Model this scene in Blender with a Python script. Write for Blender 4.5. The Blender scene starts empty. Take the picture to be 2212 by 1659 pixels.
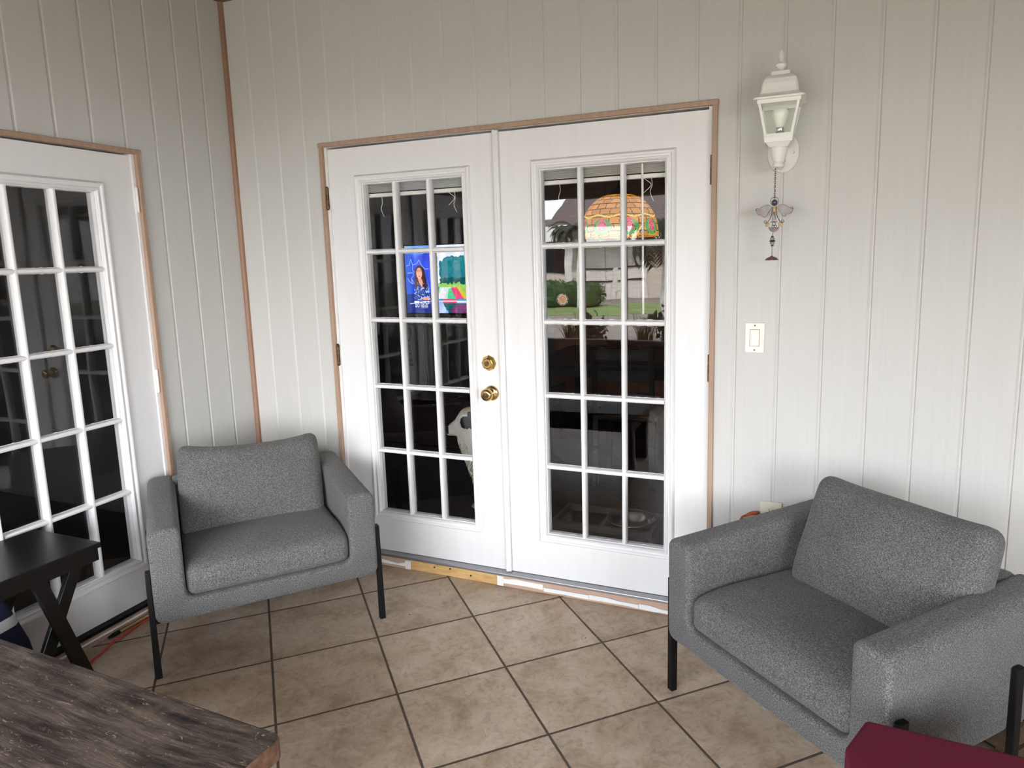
import bpy, bmesh, math, random
import numpy as np
from mathutils import Vector, Matrix, noise
random.seed(7)
C = bpy.context.scene.collection
PI = math.pi
D = bpy.data

# ------------------------------------------------------------------ materials
def nmat(name):
    m = D.materials.new(name); m.use_nodes = True
    nt = m.node_tree; b = nt.nodes['Principled BSDF']
    return m, nt, b
def node(nt, t, **kw):
    n = nt.nodes.new(t)
    for k, v in kw.items(): setattr(n, k, v)
    return n
def plain(name, col, rough=.5, metal=0, spec=.5, **kw):
    m, nt, b = nmat(name)
    b.inputs['Base Color'].default_value = (*col, 1); b.inputs['Roughness'].default_value = rough
    b.inputs['Metallic'].default_value = metal; b.inputs['Specular IOR Level'].default_value = spec
    for k, v in kw.items(): b.inputs[k].default_value = v
    return m
def coords(nt, scale=(1, 1, 1), rot=(0, 0, 0), loc=(0, 0, 0)):
    tc = node(nt, 'ShaderNodeTexCoord'); mp = node(nt, 'ShaderNodeMapping')
    mp.inputs['Scale'].default_value = scale; mp.inputs['Rotation'].default_value = rot; mp.inputs['Location'].default_value = loc
    nt.links.new(tc.outputs['Object'], mp.inputs['Vector']); return mp.outputs['Vector']
def noise_tex(nt, vec, scale, detail=3, rough=.55, dist=0):
    n = node(nt, 'ShaderNodeTexNoise'); n.inputs['Scale'].default_value = scale; n.inputs['Detail'].default_value = detail
    n.inputs['Roughness'].default_value = rough; n.inputs['Distortion'].default_value = dist
    nt.links.new(vec, n.inputs['Vector']); return n.outputs['Fac']
def ramp(nt, fac, stops):
    r = node(nt, 'ShaderNodeValToRGB'); e = r.color_ramp.elements
    while len(e) < len(stops): e.new(.5)
    for k, (p, c) in enumerate(stops):
        e[k].position = p; e[k].color = (*c, 1)
    nt.links.new(fac, r.inputs['Fac']); return r.outputs['Color']
def bump(nt, b, h, strength=.3, dist=.002):
    n = node(nt, 'ShaderNodeBump'); n.inputs['Strength'].default_value = strength; n.inputs['Distance'].default_value = dist
    nt.links.new(h, n.inputs['Height']); nt.links.new(n.outputs['Normal'], b.inputs['Normal'])
def mixc(nt, fac, a, c, mode='MIX'):
    n = node(nt, 'ShaderNodeMix', data_type='RGBA', blend_type=mode)
    if isinstance(fac, (int, float)): n.inputs[0].default_value = fac
    else: nt.links.new(fac, n.inputs[0])
    for i, v in ((6, a), (7, c)):
        if isinstance(v, tuple): n.inputs[i].default_value = (*v, 1)
        else: nt.links.new(v, n.inputs[i])
    return n.outputs[2]
def noisy(name, c1, c2, scale=20, rough=.6, stretch=(1, 1, 1), bstr=0, lo=.35, hi=.65, detail=4, spec=.4, metal=0, bd=.002):
    m, nt, b = nmat(name); v = coords(nt, stretch)
    f = noise_tex(nt, v, scale, detail)
    nt.links.new(ramp(nt, f, [(lo, c1), (hi, c2)]), b.inputs['Base Color'])
    b.inputs['Roughness'].default_value = rough; b.inputs['Specular IOR Level'].default_value = spec; b.inputs['Metallic'].default_value = metal
    if bstr: bump(nt, b, f, bstr, bd)
    return m

M = {}
M['wall'] = noisy('painted_panel', (.560, .552, .528), (.580, .573, .550), 6, .5, (14, 14, .5), .03, spec=.35, bd=.001)
M['door'] = noisy('door_paint', (.75, .745, .745), (.77, .765, .765), 7, .38, (5, 5, .6), 0, spec=.45, bd=.001)
M['white'] = plain('white_paint', (.8, .79, .75), .35)
M['trim'] = noisy('tan_trim', (.36, .24, .17), (.42, .29, .21), 8, .55, (6, 6, .6))
M['trimpink'] = noisy('pinkish_sill_paint', (.46, .31, .23), (.52, .36, .27), 14, .6)
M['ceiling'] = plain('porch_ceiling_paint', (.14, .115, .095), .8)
M['taupe'] = plain('taupe_wall', (.14, .12, .10), .8)
M['knee'] = noisy('dark_knee_wall', (.05, .047, .043), (.075, .07, .065), 9, .8)
M['beam'] = plain('brown_header', (.20, .15, .13), .7)
M['alu'] = plain('threshold_metal', (.36, .36, .37), .42, .85)
M['rawwood'] = noisy('exposed_pine', (.50, .30, .11), (.66, .44, .19), 9, .7, (1.5, 8, 8), .2)
M['foam'] = plain('flaking_white_paint', (.78, .78, .77), .7)
M['black'] = plain('black_metal', (.0035, .0035, .004), .5, spec=.25)
M['blackwood'] = noisy('black_stained_wood', (.0025, .0023, .0021), (.0045, .004, .0038), 12, .36, (12, 1.2, 12), .1, spec=.35)
M['brass'] = noisy('polished_brass', (.62, .40, .13), (.72, .5, .2), 9, .18, metal=1)
M['darkbrass'] = noisy('aged_brass', (.05, .03, .016), (.20, .13, .06), 60, .45, metal=.7)
M['steel'] = plain('steel', (.75, .75, .75), .12, 1)
M['cream'] = plain('cream_plastic', (.72, .68, .56), .4)
M['almond'] = plain('almond_edge', (.55, .43, .28), .5)
M['orange'] = noisy('orange_cord', (.36, .085, .018), (.46, .12, .03), 40, .5)
M['red'] = plain('red_cord', (.55, .05, .03), .5)
M['maroon'] = noisy('maroon_canvas', (.10, .010, .023), (.135, .014, .032), 500, .85, bstr=.25, spec=.15)
M['navy'] = noisy('navy_canvas', (.004, .005, .028), (.009, .011, .045), 200, .85)
M['whitecanvas'] = noisy('white_canvas', (.5, .5, .5), (.6, .6, .6), 200, .9)
M['bamboo'] = noisy('bamboo', (.33, .19, .07), (.45, .27, .11), 20, .5, (20, 20, 2))

def fabric():
    m, nt, b = nmat('grey_melange_fabric'); v = coords(nt)
    f = noise_tex(nt, coords(nt, (1, 1, .5)), 440, 2, .6)
    f2 = noise_tex(nt, coords(nt, (.5, .5, 1)), 470, 2, .6)
    g = noise_tex(nt, v, 7, 3)
    mx = node(nt, 'ShaderNodeMath', operation='ADD'); nt.links.new(f, mx.inputs[0]); nt.links.new(f2, mx.inputs[1])
    hf = node(nt, 'ShaderNodeMath', operation='MULTIPLY'); nt.links.new(mx.outputs[0], hf.inputs[0]); hf.inputs[1].default_value = .5
    c = ramp(nt, hf.outputs[0], [(.36, (.046, .045, .044)), (.5, (.112, .110, .107)), (.64, (.245, .241, .236))])
    c2 = mixc(nt, .35, c, ramp(nt, g, [(.35, (.72, .72, .72)), (.65, (1, 1, 1))]), 'MULTIPLY')
    nt.links.new(c2, b.inputs['Base Color']); b.inputs['Roughness'].default_value = .92; b.inputs['Specular IOR Level'].default_value = .12
    b.inputs['Sheen Weight'].default_value = .12
    bump(nt, b, hf.outputs[0], .4, .0018); return m
M['fabric'] = fabric()

def tile_floor():
    m, nt, b = nmat('beige_stone_tile')
    p, ta, tx, ty = .41698, .77984, -1.3013, -.6110
    # object coords -> tile grid coords
    tc = node(nt, 'ShaderNodeTexCoord')
    mp = node(nt, 'ShaderNodeMapping', vector_type='TEXTURE')
    mp.inputs['Location'].default_value = (tx, ty, 0); mp.inputs['Rotation'].default_value = (0, 0, ta); mp.inputs['Scale'].default_value = (p, p, p)
    nt.links.new(tc.outputs['Object'], mp.inputs['Vector'])
    sp = node(nt, 'ShaderNodeSeparateXYZ'); nt.links.new(mp.outputs[0], sp.inputs[0])
    def frac_edge(o):
        a = node(nt, 'ShaderNodeMath', operation='PINGPONG'); nt.links.new(o, a.inputs[0]); a.inputs[1].default_value = .5; return a.outputs[0]
    ex, ey = frac_edge(sp.outputs[0]), frac_edge(sp.outputs[1])
    mn = node(nt, 'ShaderNodeMath', operation='MINIMUM'); nt.links.new(ex, mn.inputs[0]); nt.links.new(ey, mn.inputs[1])
    wob = noise_tex(nt, mp.outputs[0], 30, 2)
    ad = node(nt, 'ShaderNodeMath', operation='MULTIPLY_ADD'); nt.links.new(wob, ad.inputs[0]); ad.inputs[1].default_value = .006; nt.links.new(mn.outputs[0], ad.inputs[2])
    grout = node(nt, 'ShaderNodeMapRange'); grout.inputs[1].default_value = .0105; grout.inputs[2].default_value = .0165
    nt.links.new(ad.outputs[0], grout.inputs[0])
    # per-tile random
    fl = node(nt, 'ShaderNodeVectorMath', operation='FLOOR'); nt.links.new(mp.outputs[0], fl.inputs[0])
    wn = node(nt, 'ShaderNodeTexWhiteNoise', noise_dimensions='3D'); nt.links.new(fl.outputs[0], wn.inputs['Vector'])
    off = node(nt, 'ShaderNodeVectorMath', operation='MULTIPLY_ADD'); nt.links.new(wn.outputs['Color'], off.inputs[0])
    off.inputs[1].default_value = (9, 9, 9); nt.links.new(mp.outputs[0], off.inputs[2])
    n1 = noise_tex(nt, off.outputs[0], 2.6, 8, .62, .6); n2 = noise_tex(nt, off.outputs[0], 9, 8, .7, 1.8)
    c1 = ramp(nt, n1, [(.3, (.35, .25, .165)), (.5, (.48, .37, .27)), (.7, (.57, .465, .36))])
    c2 = ramp(nt, n2, [(.3, (.62, .60, .58)), (.5, (1, 1, 1)), (.72, (1.18, 1.17, 1.15))])
    c = mixc(nt, .8, c1, c2, 'MULTIPLY')
    tint = node(nt, 'ShaderNodeMapRange'); nt.links.new(wn.outputs['Value'], tint.inputs[0]); tint.inputs[3].default_value = .9; tint.inputs[4].default_value = 1.06
    vm = node(nt, 'ShaderNodeVectorMath', operation='SCALE'); nt.links.new(c, vm.inputs[0]); nt.links.new(tint.outputs[0], vm.inputs['Scale'])
    cc = mixc(nt, grout.outputs[0], (.088, .066, .052), vm.outputs[0])
    # little specks
    vor = node(nt, 'ShaderNodeTexVoronoi'); vor.inputs['Scale'].default_value = 3.1; nt.links.new(mp.outputs[0], vor.inputs['Vector'])
    sk = node(nt, 'ShaderNodeMapRange'); sk.inputs[1].default_value = .022; sk.inputs[2].default_value = .032; nt.links.new(vor.outputs['Distance'], sk.inputs[0])
    cc = mixc(nt, sk.outputs[0], (.05, .035, .025), cc)
    nt.links.new(cc, b.inputs['Base Color'])
    rg = node(nt, 'ShaderNodeMapRange'); rg.inputs[3].default_value = .9; rg.inputs[4].default_value = .42; nt.links.new(grout.outputs[0], rg.inputs[0])
    nt.links.new(rg.outputs[0], b.inputs['Roughness']); b.inputs['Specular IOR Level'].default_value = .35
    h = node(nt, 'ShaderNodeMath', operation='MULTIPLY_ADD'); nt.links.new(n2, h.inputs[0]); h.inputs[1].default_value = .45; nt.links.new(grout.outputs[0], h.inputs[2])
    bump(nt, b, h.outputs[0], .5, .003)
    return m
M['tile'] = tile_floor()

def table_wood():
    m, nt, b = nmat('distressed_dark_wood')
    v = coords(nt, (.8, 7.5, 7.5)); warp = coords(nt)
    n0 = noise_tex(nt, warp, 3.2, 3, .5)
    vm = node(nt, 'ShaderNodeVectorMath', operation='MULTIPLY_ADD')
    cb = node(nt, 'ShaderNodeCombineXYZ'); nt.links.new(n0, cb.inputs[1])
    nt.links.new(cb.outputs[0], vm.inputs[0]); vm.inputs[1].default_value = (0, .42, 0); nt.links.new(v, vm.inputs[2])
    g = noise_tex(nt, vm.outputs[0], 4.2, 8, .68, .15)
    g2 = noise_tex(nt, vm.outputs[0], 22, 4, .6)
    wear = noise_tex(nt, warp, 5.5, 7, .68)
    scr = noise_tex(nt, coords(nt, (1, 2.6, 1), (0, 0, .2)), 30, 6, .72, 1.6)
    c = ramp(nt, g, [(.36, (.012, .008, .006)), (.46, (.040, .028, .022)), (.55, (.078, .057, .044)), (.66, (.15, .115, .084))])
    c = mixc(nt, .55, c, ramp(nt, g2, [(.35, (.45, .43, .42)), (.6, (1.1, 1.1, 1.1))]), 'MULTIPLY')
    c = mixc(nt, ramp(nt, wear, [(.5, (0, 0, 0)), (.68, (.55, .55, .55))]), c, (.15, .115, .085))
    c = mixc(nt, ramp(nt, scr, [(.60, (0, 0, 0)), (.65, (.85, .85, .85))]), c, (.34, .26, .185))
    nt.links.new(c, b.inputs['Base Color']); b.inputs['Roughness'].default_value = .62; b.inputs['Specular IOR Level'].default_value = .28
    bump(nt, b, g, .9, .006); return m
M['tablewood'] = table_wood()
M['endgrain'] = noisy('worn_table_edge', (.05, .023, .014), (.20, .10, .06), 26, .6, (5, 1.5, 1), .4, lo=.3, hi=.7, detail=6)

def glass(name, wob=.0, tint=(1, 1, 1)):
    m, nt, b = nmat(name); nt.nodes.remove(b)
    out = nt.nodes['Material Output']
    g = node(nt, 'ShaderNodeNewGeometry')
    d = node(nt, 'ShaderNodeVectorMath', operation='DOT_PRODUCT'); nt.links.new(g.outputs['Incoming'], d.inputs[0]); nt.links.new(g.outputs['Normal'], d.inputs[1])
    ab = node(nt, 'ShaderNodeMath', operation='ABSOLUTE'); nt.links.new(d.outputs['Value'], ab.inputs[0])
    om = node(nt, 'ShaderNodeMath', operation='SUBTRACT'); om.inputs[0].default_value = 1; nt.links.new(ab.outputs[0], om.inputs[1])
    pw = node(nt, 'ShaderNodeMath', operation='POWER'); nt.links.new(om.outputs[0], pw.inputs[0]); pw.inputs[1].default_value = 5
    fr = node(nt, 'ShaderNodeMath', operation='MULTIPLY_ADD'); nt.links.new(pw.outputs[0], fr.inputs[0]); fr.inputs[1].default_value = .957; fr.inputs[2].default_value = .038
    t = node(nt, 'ShaderNodeBsdfTransparent'); t.inputs[0].default_value = (*tint, 1)
    gl = node(nt, 'ShaderNodeBsdfGlossy'); gl.inputs['Roughness'].default_value = 0
    mx = node(nt, 'ShaderNodeMixShader'); nt.links.new(fr.outputs[0], mx.inputs[0]); nt.links.new(t.outputs[0], mx.inputs[1]); nt.links.new(gl.outputs[0], mx.inputs[2])
    nt.links.new(mx.outputs[0], out.inputs['Surface'])
    if wob:
        n = noise_tex(nt, coords(nt, (1, 1, .45)), 6, 1)
        bp = node(nt, 'ShaderNodeBump'); bp.inputs['Strength'].default_value = 1; bp.inputs['Distance'].default_value = wob
        nt.links.new(n, bp.inputs['Height']); nt.links.new(bp.outputs['Normal'], gl.inputs['Normal'])
    return m
M['pane'] = glass('window_glass', .0005)
M['lampglass'] = glass('lantern_glass', .002, (.93, .97, .93))
def vcol(name, rough=.6, emit=0, attr='Col', spec=.3, trans=0):
    m, nt, b = nmat(name); a = node(nt, 'ShaderNodeAttribute', attribute_name=attr)
    nt.links.new(a.outputs['Color'], b.inputs['Base Color']); b.inputs['Roughness'].default_value = rough; b.inputs['Specular IOR Level'].default_value = spec
    if emit:
        nt.links.new(a.outputs['Color'], b.inputs['Emission Color']); b.inputs['Emission Strength'].default_value = emit
    return m

# ------------------------------------------------------------------ mesh helpers
def obj(name, bm, mat, parent=None, smooth=False, kind=None, label=None):
    me = D.meshes.new(name); bm.to_mesh(me); bm.free()
    mats = mat if isinstance(mat, list) else [mat]
    for k in mats: me.materials.append(M[k] if isinstance(k, str) else k)
    if smooth:
        for p in me.polygons: p.use_smooth = True
    o = D.objects.new(name, me); C.objects.link(o)
    if parent: o.parent = parent
    if kind: o['kind'] = kind
    if label: o['label'] = label
    return o
def tag(o, label, cat, group=None, kind=None):
    o['label'] = label; o['category'] = cat
    if group: o['group'] = group
    if kind: o['kind'] = kind
    return o
def thing(name, label, cat, loc=(0, 0, 0), rz=0, group=None, kind=None):
    o = D.objects.new(name, None); C.objects.link(o); o.empty_display_size = .1
    o.location = loc; o.rotation_euler = (0, 0, rz); return tag(o, label, cat, group, kind)
def box(bm, x0, x1, y0, y1, z0, z1, bev=0, seg=2, mi=0):
    vs = [bm.verts.new((x, y, z)) for z in (z0, z1) for y in (y0, y1) for x in (x0, x1)]
    fs = [bm.faces.new([vs[i] for i in q]) for q in ((0, 2, 3, 1), (4, 5, 7, 6), (0, 1, 5, 4), (2, 6, 7, 3), (0, 4, 6, 2), (1, 3, 7, 5))]
    for f in fs: f.material_index = mi
    if bev: bmesh.ops.bevel(bm, geom=list({e for f in fs for e in f.edges}), offset=bev, segments=seg, profile=.5, affect='EDGES', clamp_overlap=True)
    return vs
def B(*a, **k):
    bm = bmesh.new(); box(bm, *a, **k); return bm
def hexa(bm, bot, top, bev=0):
    vs = [bm.verts.new(p) for p in bot] + [bm.verts.new(p) for p in top]
    fs = [bm.faces.new([vs[i] for i in q]) for q in ((3, 2, 1, 0), (4, 5, 6, 7), (0, 1, 5, 4), (1, 2, 6, 5), (2, 3, 7, 6), (3, 0, 4, 7))]
    if bev: bmesh.ops.bevel(bm, geom=list({e for f in fs for e in f.edges}), offset=bev, segments=2, profile=.5, affect='EDGES')
def prism(bm, poly, a0, a1, axis='y', mi=0):
    """extrude a 2D polygon: axis y -> (x,z) poly, axis z -> (x,y), axis x -> (y,z)"""
    def P(p, a): return {'y': (p[0], a, p[1]), 'z': (p[0], p[1], a), 'x': (a, p[0], p[1])}[axis]
    v0 = [bm.verts.new(P(p, a0)) for p in poly]; v1 = [bm.verts.new(P(p, a1)) for p in poly]; n = len(poly)
    fs = [bm.faces.new(v0), bm.faces.new(v1[::-1])]
    for i in range(n): fs.append(bm.faces.new([v0[i], v1[i], v1[(i + 1) % n], v0[(i + 1) % n]]))
    for f in fs: f.material_index = mi
    bmesh.ops.recalc_face_normals(bm, faces=fs); return fs
def lathe(bm, prof, n=24, at=(0, 0, 0), axis='z', sx=1, sy=1):
    """prof: list of (r, h) from bottom to top; axis z or y (-y outward)"""
    rings = []
    for r, h in prof:
        ring = []
        for k in range(n):
            a = 2 * PI * k / n; x, y = r * math.cos(a) * sx, r * math.sin(a) * sy
            p = (x, y, h) if axis == 'z' else (x, -h, y)
            ring.append(bm.verts.new((p[0] + at[0], p[1] + at[1], p[2] + at[2])))
        rings.append(ring)
    fs = []
    for a, b_ in zip(rings, rings[1:]):
        for k in range(n): fs.append(bm.faces.new([a[k], a[(k + 1) % n], b_[(k + 1) % n], b_[k]]))
    fs.append(bm.faces.new(rings[0][::-1])); fs.append(bm.faces.new(rings[-1]))
    bmesh.ops.recalc_face_normals(bm, faces=fs); return fs
def tube(bm, pts, r, n=8, closed=False):
    pts = [Vector(p) for p in pts]; rings = []; N = len(pts); up = None
    for i, p in enumerate(pts):
        if closed: t = pts[(i + 1) % N] - pts[i - 1]
        else: t = pts[min(i + 1, N - 1)] - pts[max(i - 1, 0)]
        t.normalize()
        if up is None: up = Vector((0, 0, 1)) if abs(t.z) < .9 else Vector((1, 0, 0))
        s = t.cross(up)
        if s.length < 1e-5: s = t.cross(Vector((0, 1, 0)))
        s.normalize(); up = s.cross(t)
        rr = r[i] if isinstance(r, (list, tuple)) else r
        rings.append([bm.verts.new(p + rr * (math.cos(2 * PI * k / n) * s + math.sin(2 * PI * k / n) * up)) for k in range(n)])
    pairs = list(zip(rings, rings[1:])) + ([(rings[-1], rings[0])] if closed else [])
    fs = []
    for a, b_ in pairs:
        for k in range(n): fs.append(bm.faces.new([a[k], a[(k + 1) % n], b_[(k + 1) % n], b_[k]]))
    if not closed: fs.append(bm.faces.new(rings[0][::-1])); fs.append(bm.faces.new(rings[-1]))
    bmesh.ops.recalc_face_normals(bm, faces=fs)
def spline(pts, n=8):
    """Catmull-Rom through pts"""
    P = [Vector(p) for p in pts]; P = [2 * P[0] - P[1]] + P + [2 * P[-1] - P[-2]]; out = []
    for i in range(1, len(P) - 2):
        for k in range(n):
            t = k / n; a, b_, c, d = P[i - 1], P[i], P[i + 1], P[i + 2]
            out.append(.5 * ((2 * b_) + (c - a) * t + (2 * a - 5 * b_ + 4 * c - d) * t * t + (3 * b_ - a - 3 * c + d) * t ** 3))
    out.append(P[-2]); return out
def rpoly(pts, radii, seg=6):
    """round the corners of a polygon"""
    out = []; n = len(pts)
    for i, p in enumerate(pts):
        p = Vector(p); a = Vector(pts[i - 1]); b_ = Vector(pts[(i + 1) % n]); r = radii[i] if isinstance(radii, (list, tuple)) else radii
        if r <= 0: out.append(tuple(p)); continue
        u = (a - p).normalized(); v = (b_ - p).normalized(); ang = u.angle(v); dd = r / math.tan(ang / 2)
        c = p + (u + v).normalized() * (r / math.sin(ang / 2)); s = p + u * dd; e = p + v * dd
        a0 = math.atan2(s.y - c.y, s.x - c.x); a1 = math.atan2(e.y - c.y, e.x - c.x); da = (a1 - a0 + PI) % (2 * PI) - PI
        for k in range(seg + 1):
            t = a0 + da * k / seg; out.append((c.x + r * math.cos(t), c.y + r * math.sin(t)))
    return out
def cushion(sx, sy, sz, r, n=14, puff=(0, 0, 0), fn=None):
    """rounded box with bulging faces (half sizes sx, sy, sz)"""
    bm = bmesh.new(); bmesh.ops.create_cube(bm, size=2)
    bmesh.ops.subdivide_edges(bm, edges=bm.edges[:], cuts=n, use_grid_fill=True)
    for v in bm.verts:
        q = v.co.copy()
        # concentrate samples near the edges
        w = Vector([math.copysign(1 - (1 - abs(c)) ** 1.5 if abs(c) < 1 else 1, c) for c in q])
        p = Vector((w.x * sx, w.y * sy, w.z * sz))
        inner = Vector((max(-sx + r, min(sx - r, p.x)), max(-sy + r, min(sy - r, p.y)), max(-sz + r, min(sz - r, p.z))))
        d = p - inner
        if d.length > 1e-9: p = inner + d.normalized() * r
        ux, uy, uz = 1 - (p.x / sx) ** 2, 1 - (p.y / sy) ** 2, 1 - (p.z / sz) ** 2
        p.x += math.copysign(puff[0], p.x) * max(0, uy * uz) * (abs(p.x) / sx) ** 2
        p.y += math.copysign(puff[1], p.y) * max(0, ux * uz) * (abs(p.y) / sy) ** 2
        p.z += math.copysign(puff[2], p.z) * max(0, ux * uy) * (abs(p.z) / sz) ** 2
        v.co = fn(p) if fn else p
    return bm
def ball(bm, c, r, sc=(1, 1, 1), u=16, v=10, rot=None):
    m = Matrix.Translation(c) @ (rot.to_4x4() if rot else Matrix()) @ Matrix.Diagonal((r * sc[0], r * sc[1], r * sc[2], 1))
    return bmesh.ops.create_uvsphere(bm, u_segments=u, v_segments=v, radius=1, matrix=m)['verts']
def colmesh(name, verts, faces, cols, mat, parent=None, smooth=False):
    me = D.meshes.new(name); me.from_pydata(verts, [], faces); me.materials.append(mat)
    ca = me.attributes.new('Col', 'FLOAT_COLOR', 'FACE')
    arr = np.ones((len(faces), 4), np.float32); arr[:, :3] = np.asarray(cols).reshape(-1, 3)
    ca.data.foreach_set('color', arr.ravel())
    if smooth: me.polygons.foreach_set('use_smooth', [True] * len(faces))
    o = D.objects.new(name, me); C.objects.link(o)
    if parent: o.parent = parent
    return o
def lin(c):
    c = np.asarray(c, float) / 255.; return np.where(c <= .04045, c / 12.92, ((c + .055) / 1.055) ** 2.4)

# ------------------------------------------------------------------ room shell
XC, WANG = -1.88325, -.0424829
CEIL, YF, XR = 2.85, -4.35, 3.6
LW = Matrix.Translation((XC, 0, 0)) @ Matrix.Rotation(math.atan2(math.cos(WANG), math.sin(WANG)), 4, 'Z')
LW_ANG = math.atan2(math.cos(WANG), math.sin(WANG))
def panel_wall(x0, x1, grooves, opening, zc):
    """boarded wall facing -y, with moulded grooves and a doorway (ox0, ox1, oz)"""
    bm = bmesh.new(); pts = []
    for g in grooves:
        if x0 + .01 < g < x1 - .01: pts += [(g - .0085, 0), (g - .0068, .0008), (g - .0010, .0042), (g + .0045, .0046), (g + .0068, .0008), (g + .0080, 0)]
    ox0, ox1, oz = opening
    pts = [(x, y) for x, y in pts if not (abs(x - ox0) < .012 or abs(x - ox1) < .012)]
    pts += [(x0, 0), (x1, 0), (ox0, 0), (ox1, 0)]; pts.sort()
    for (xa, ya), (xb, yb) in zip(pts, pts[1:]):
        zs = oz if (xa + xb) / 2 > ox0 and (xa + xb) / 2 < ox1 else 0
        v = [bm.verts.new(p) for p in ((xa, ya, zs), (xb, yb, zs), (xb, yb, zc), (xa, ya, zc))]; bm.faces.new(v)
    # wall core behind the boards
    for (a, b_, z) in ((x0, ox0, 0), (ox0, ox1, oz), (ox1, x1, 0)): box(bm, a, b_, .012, .09, z, zc)
    return bm
gb = [-1.733 + .15768 * k for k in range(0, 34)]
o = obj('wall_back', panel_wall(XC, XR, gb, (-1.309, .540, 2.110), CEIL), 'wall', kind='structure')
tag(o, 'off-white grooved board wall around the double glazed doors', 'wall')
gl_ = [-(.162 + .1563 * k) for k in range(0, 29)]
o = obj('wall_left', panel_wall(-2.98, 0, gl_, (-2.46, -.601, 2.054), CEIL), 'wall', kind='structure'); o.matrix_world = LW
tag(o, 'off-white grooved board wall left of the corner, with a single glazed door', 'wall')
def struct(name, bm, m, label, cat): return tag(obj(name, bm, m, kind='structure'), label, cat)
def leftx(y): return XC + math.tan(-WANG) * (-y)
bm = bmesh.new(); box(bm, -1.95, XR + .1, YF - .25, .10, -.06, 0); box(bm, -4.7, -1.95, YF - .25, -2.98, -.06, 0)
struct('floor', bm, 'tile', 'beige square stone tiles laid diagonally', 'floor')
bm = B(-1.93, XR + .1, YF - .5, .1, CEIL, CEIL + .1); box(bm, -4.7, -1.93, YF - .5, -2.85, CEIL, CEIL + .1)
struct('ceiling', bm, 'ceiling', 'tan boarded porch ceiling', 'ceiling')
bm = B(XR, XR + .1, -2.95, .1, 0, CEIL); box(bm, XR, XR + .1, YF - .1, -2.95, 0, .62); box(bm, XR, XR + .1, YF - .1, -2.95, 2.16, CEIL)
struct('wall_right', bm, 'taupe', 'side wall of the porch', 'wall')
# front of the porch: knee wall, header and added light-blocking panels around wide openings
struct('wall_front', B(-4.7, XR, YF - .1, YF, 0, .62), 'knee', 'low dark knee wall along the open front', 'wall')
struct('trim_header', B(-4.7, XR, YF - .14, YF, 2.16, CEIL), 'beam', 'brown header beam over the open front', 'trim')
bm = bmesh.new(); box(bm, -4.7, -2.02, YF - .1, YF, .62, 2.16); box(bm, 1.15, 2.5, YF - .1, YF, .62, 2.16)  # unseen panels, added to narrow the opening and steer the daylight
struct('wall_front_light_block', bm, 'taupe', 'unseen panels added to the open front to limit the daylight', 'wall')
# door casings and corner bead
def casing(name, x0, x1, zt, w=.020, dep=.016, mat='trim'):
    bm = bmesh.new()
    for (xa, xb) in ((x0, x0 + w), (x1 - w, x1)): box(bm, xa, xb, -dep, .012, 0, zt - w * .5, .003)
    box(bm, x0 - .003, x1 + .003, -dep - .002, .012, zt - w, zt, .003)
    return bm
def jamb(x0, x1, zt, w=.022):
    bm = bmesh.new()
    for (xa, xb) in ((x0 - .006, x0 + w - .008), (x1 - w + .008, x1 + .006)): box(bm, xa, xb, .002, .10, 0, zt + .01)
    box(bm, x0, x1, .002, .10, zt - .001, zt + .02); return bm
struct('trim_1', casing('c', -1.326, .556, 2.122), 'trim', 'tan painted casing around the double doors', 'trim')
struct('trim_2', jamb(-1.306, .536, 2.102), 'door', 'white jamb of the double doors', 'trim')
o = struct('trim_3', casing('c', -2.50, -.581, 2.064), 'trim', 'tan painted casing around the left door', 'trim'); o.matrix_world = LW
o = struct('trim_4', jamb(-2.48, -.600, 2.046), 'door', 'white jamb of the left door', 'trim'); o.matrix_world = LW
bm = bmesh.new(); prism(bm, rpoly([(XC, 0), (XC + .021, 0), (XC + .019, -.012), (XC + .010, -.018), (XC, -.018)], 0), 0, CEIL, 'z')
M['cornertrim'] = noisy('brown_corner_bead', (.27, .15, .10), (.33, .19, .125), 6, .55, (6, 6, .6))
struct('trim_5', bm, 'cornertrim', 'brown corner bead between the two board walls', 'trim')
# sills
struct('trim_6', B(-1.318, .55, -.030, .10, .056, .070, .003), 'alu', 'grey metal threshold under the double doors', 'trim')
bm = bmesh.new(); box(bm, -1.318, -.925, -.020, .09, 0, .056, .003); box(bm, -.437, .55, -.020, .09, 0, .056, .003)
box(bm, -.437, .55, -.026, -.018, .038, .056, .002)
struct('trim_7', bm, 'trimpink', 'pinkish tan sill board under the double doors', 'trim')
bm = bmesh.new(); box(bm, -.925, -.437, -.016, .09, 0, .054, .002)
o = struct('trim_8', bm, 'rawwood', 'bare yellow pine where the sill board is missing', 'trim')
bm = bmesh.new()
for x, z in ((-.79, .034), (-.70, .040), (-.585, .024)): lathe(bm, [(.0045, 0), (.0045, .002)], 10, (x, -.016, z), 'y')
obj('nail_hole', bm, 'black', o)
def ragged(x0, x1, zl, zh, seed):
    rnd = random.Random(seed); n = max(4, int((x1 - x0) / .045)); top = []; bot = []; zt = zh
    for k in range(n + 1):
        x = x0 + (x1 - x0) * k / n
        if rnd.random() < .35: zt = zh - rnd.random() * .013
        top.append((x, zt)); bot.append((x, zl + rnd.random() * .005))
    return bot + top[::-1]
bm = bmesh.new(); prism(bm, ragged(-1.30, -.955, .014, .038, 1), -.027, -.019); prism(bm, [(-.955, .004), (-.927, .004), (-.927, .048), (-.955, .046)], -.027, -.019)
prism(bm, ragged(-.43, -.20, .018, .050, 3), -.028, -.019); prism(bm, [(-.437, .006), (-.405, .006), (-.405, .052), (-.437, .054)], -.029, -.019)
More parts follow.
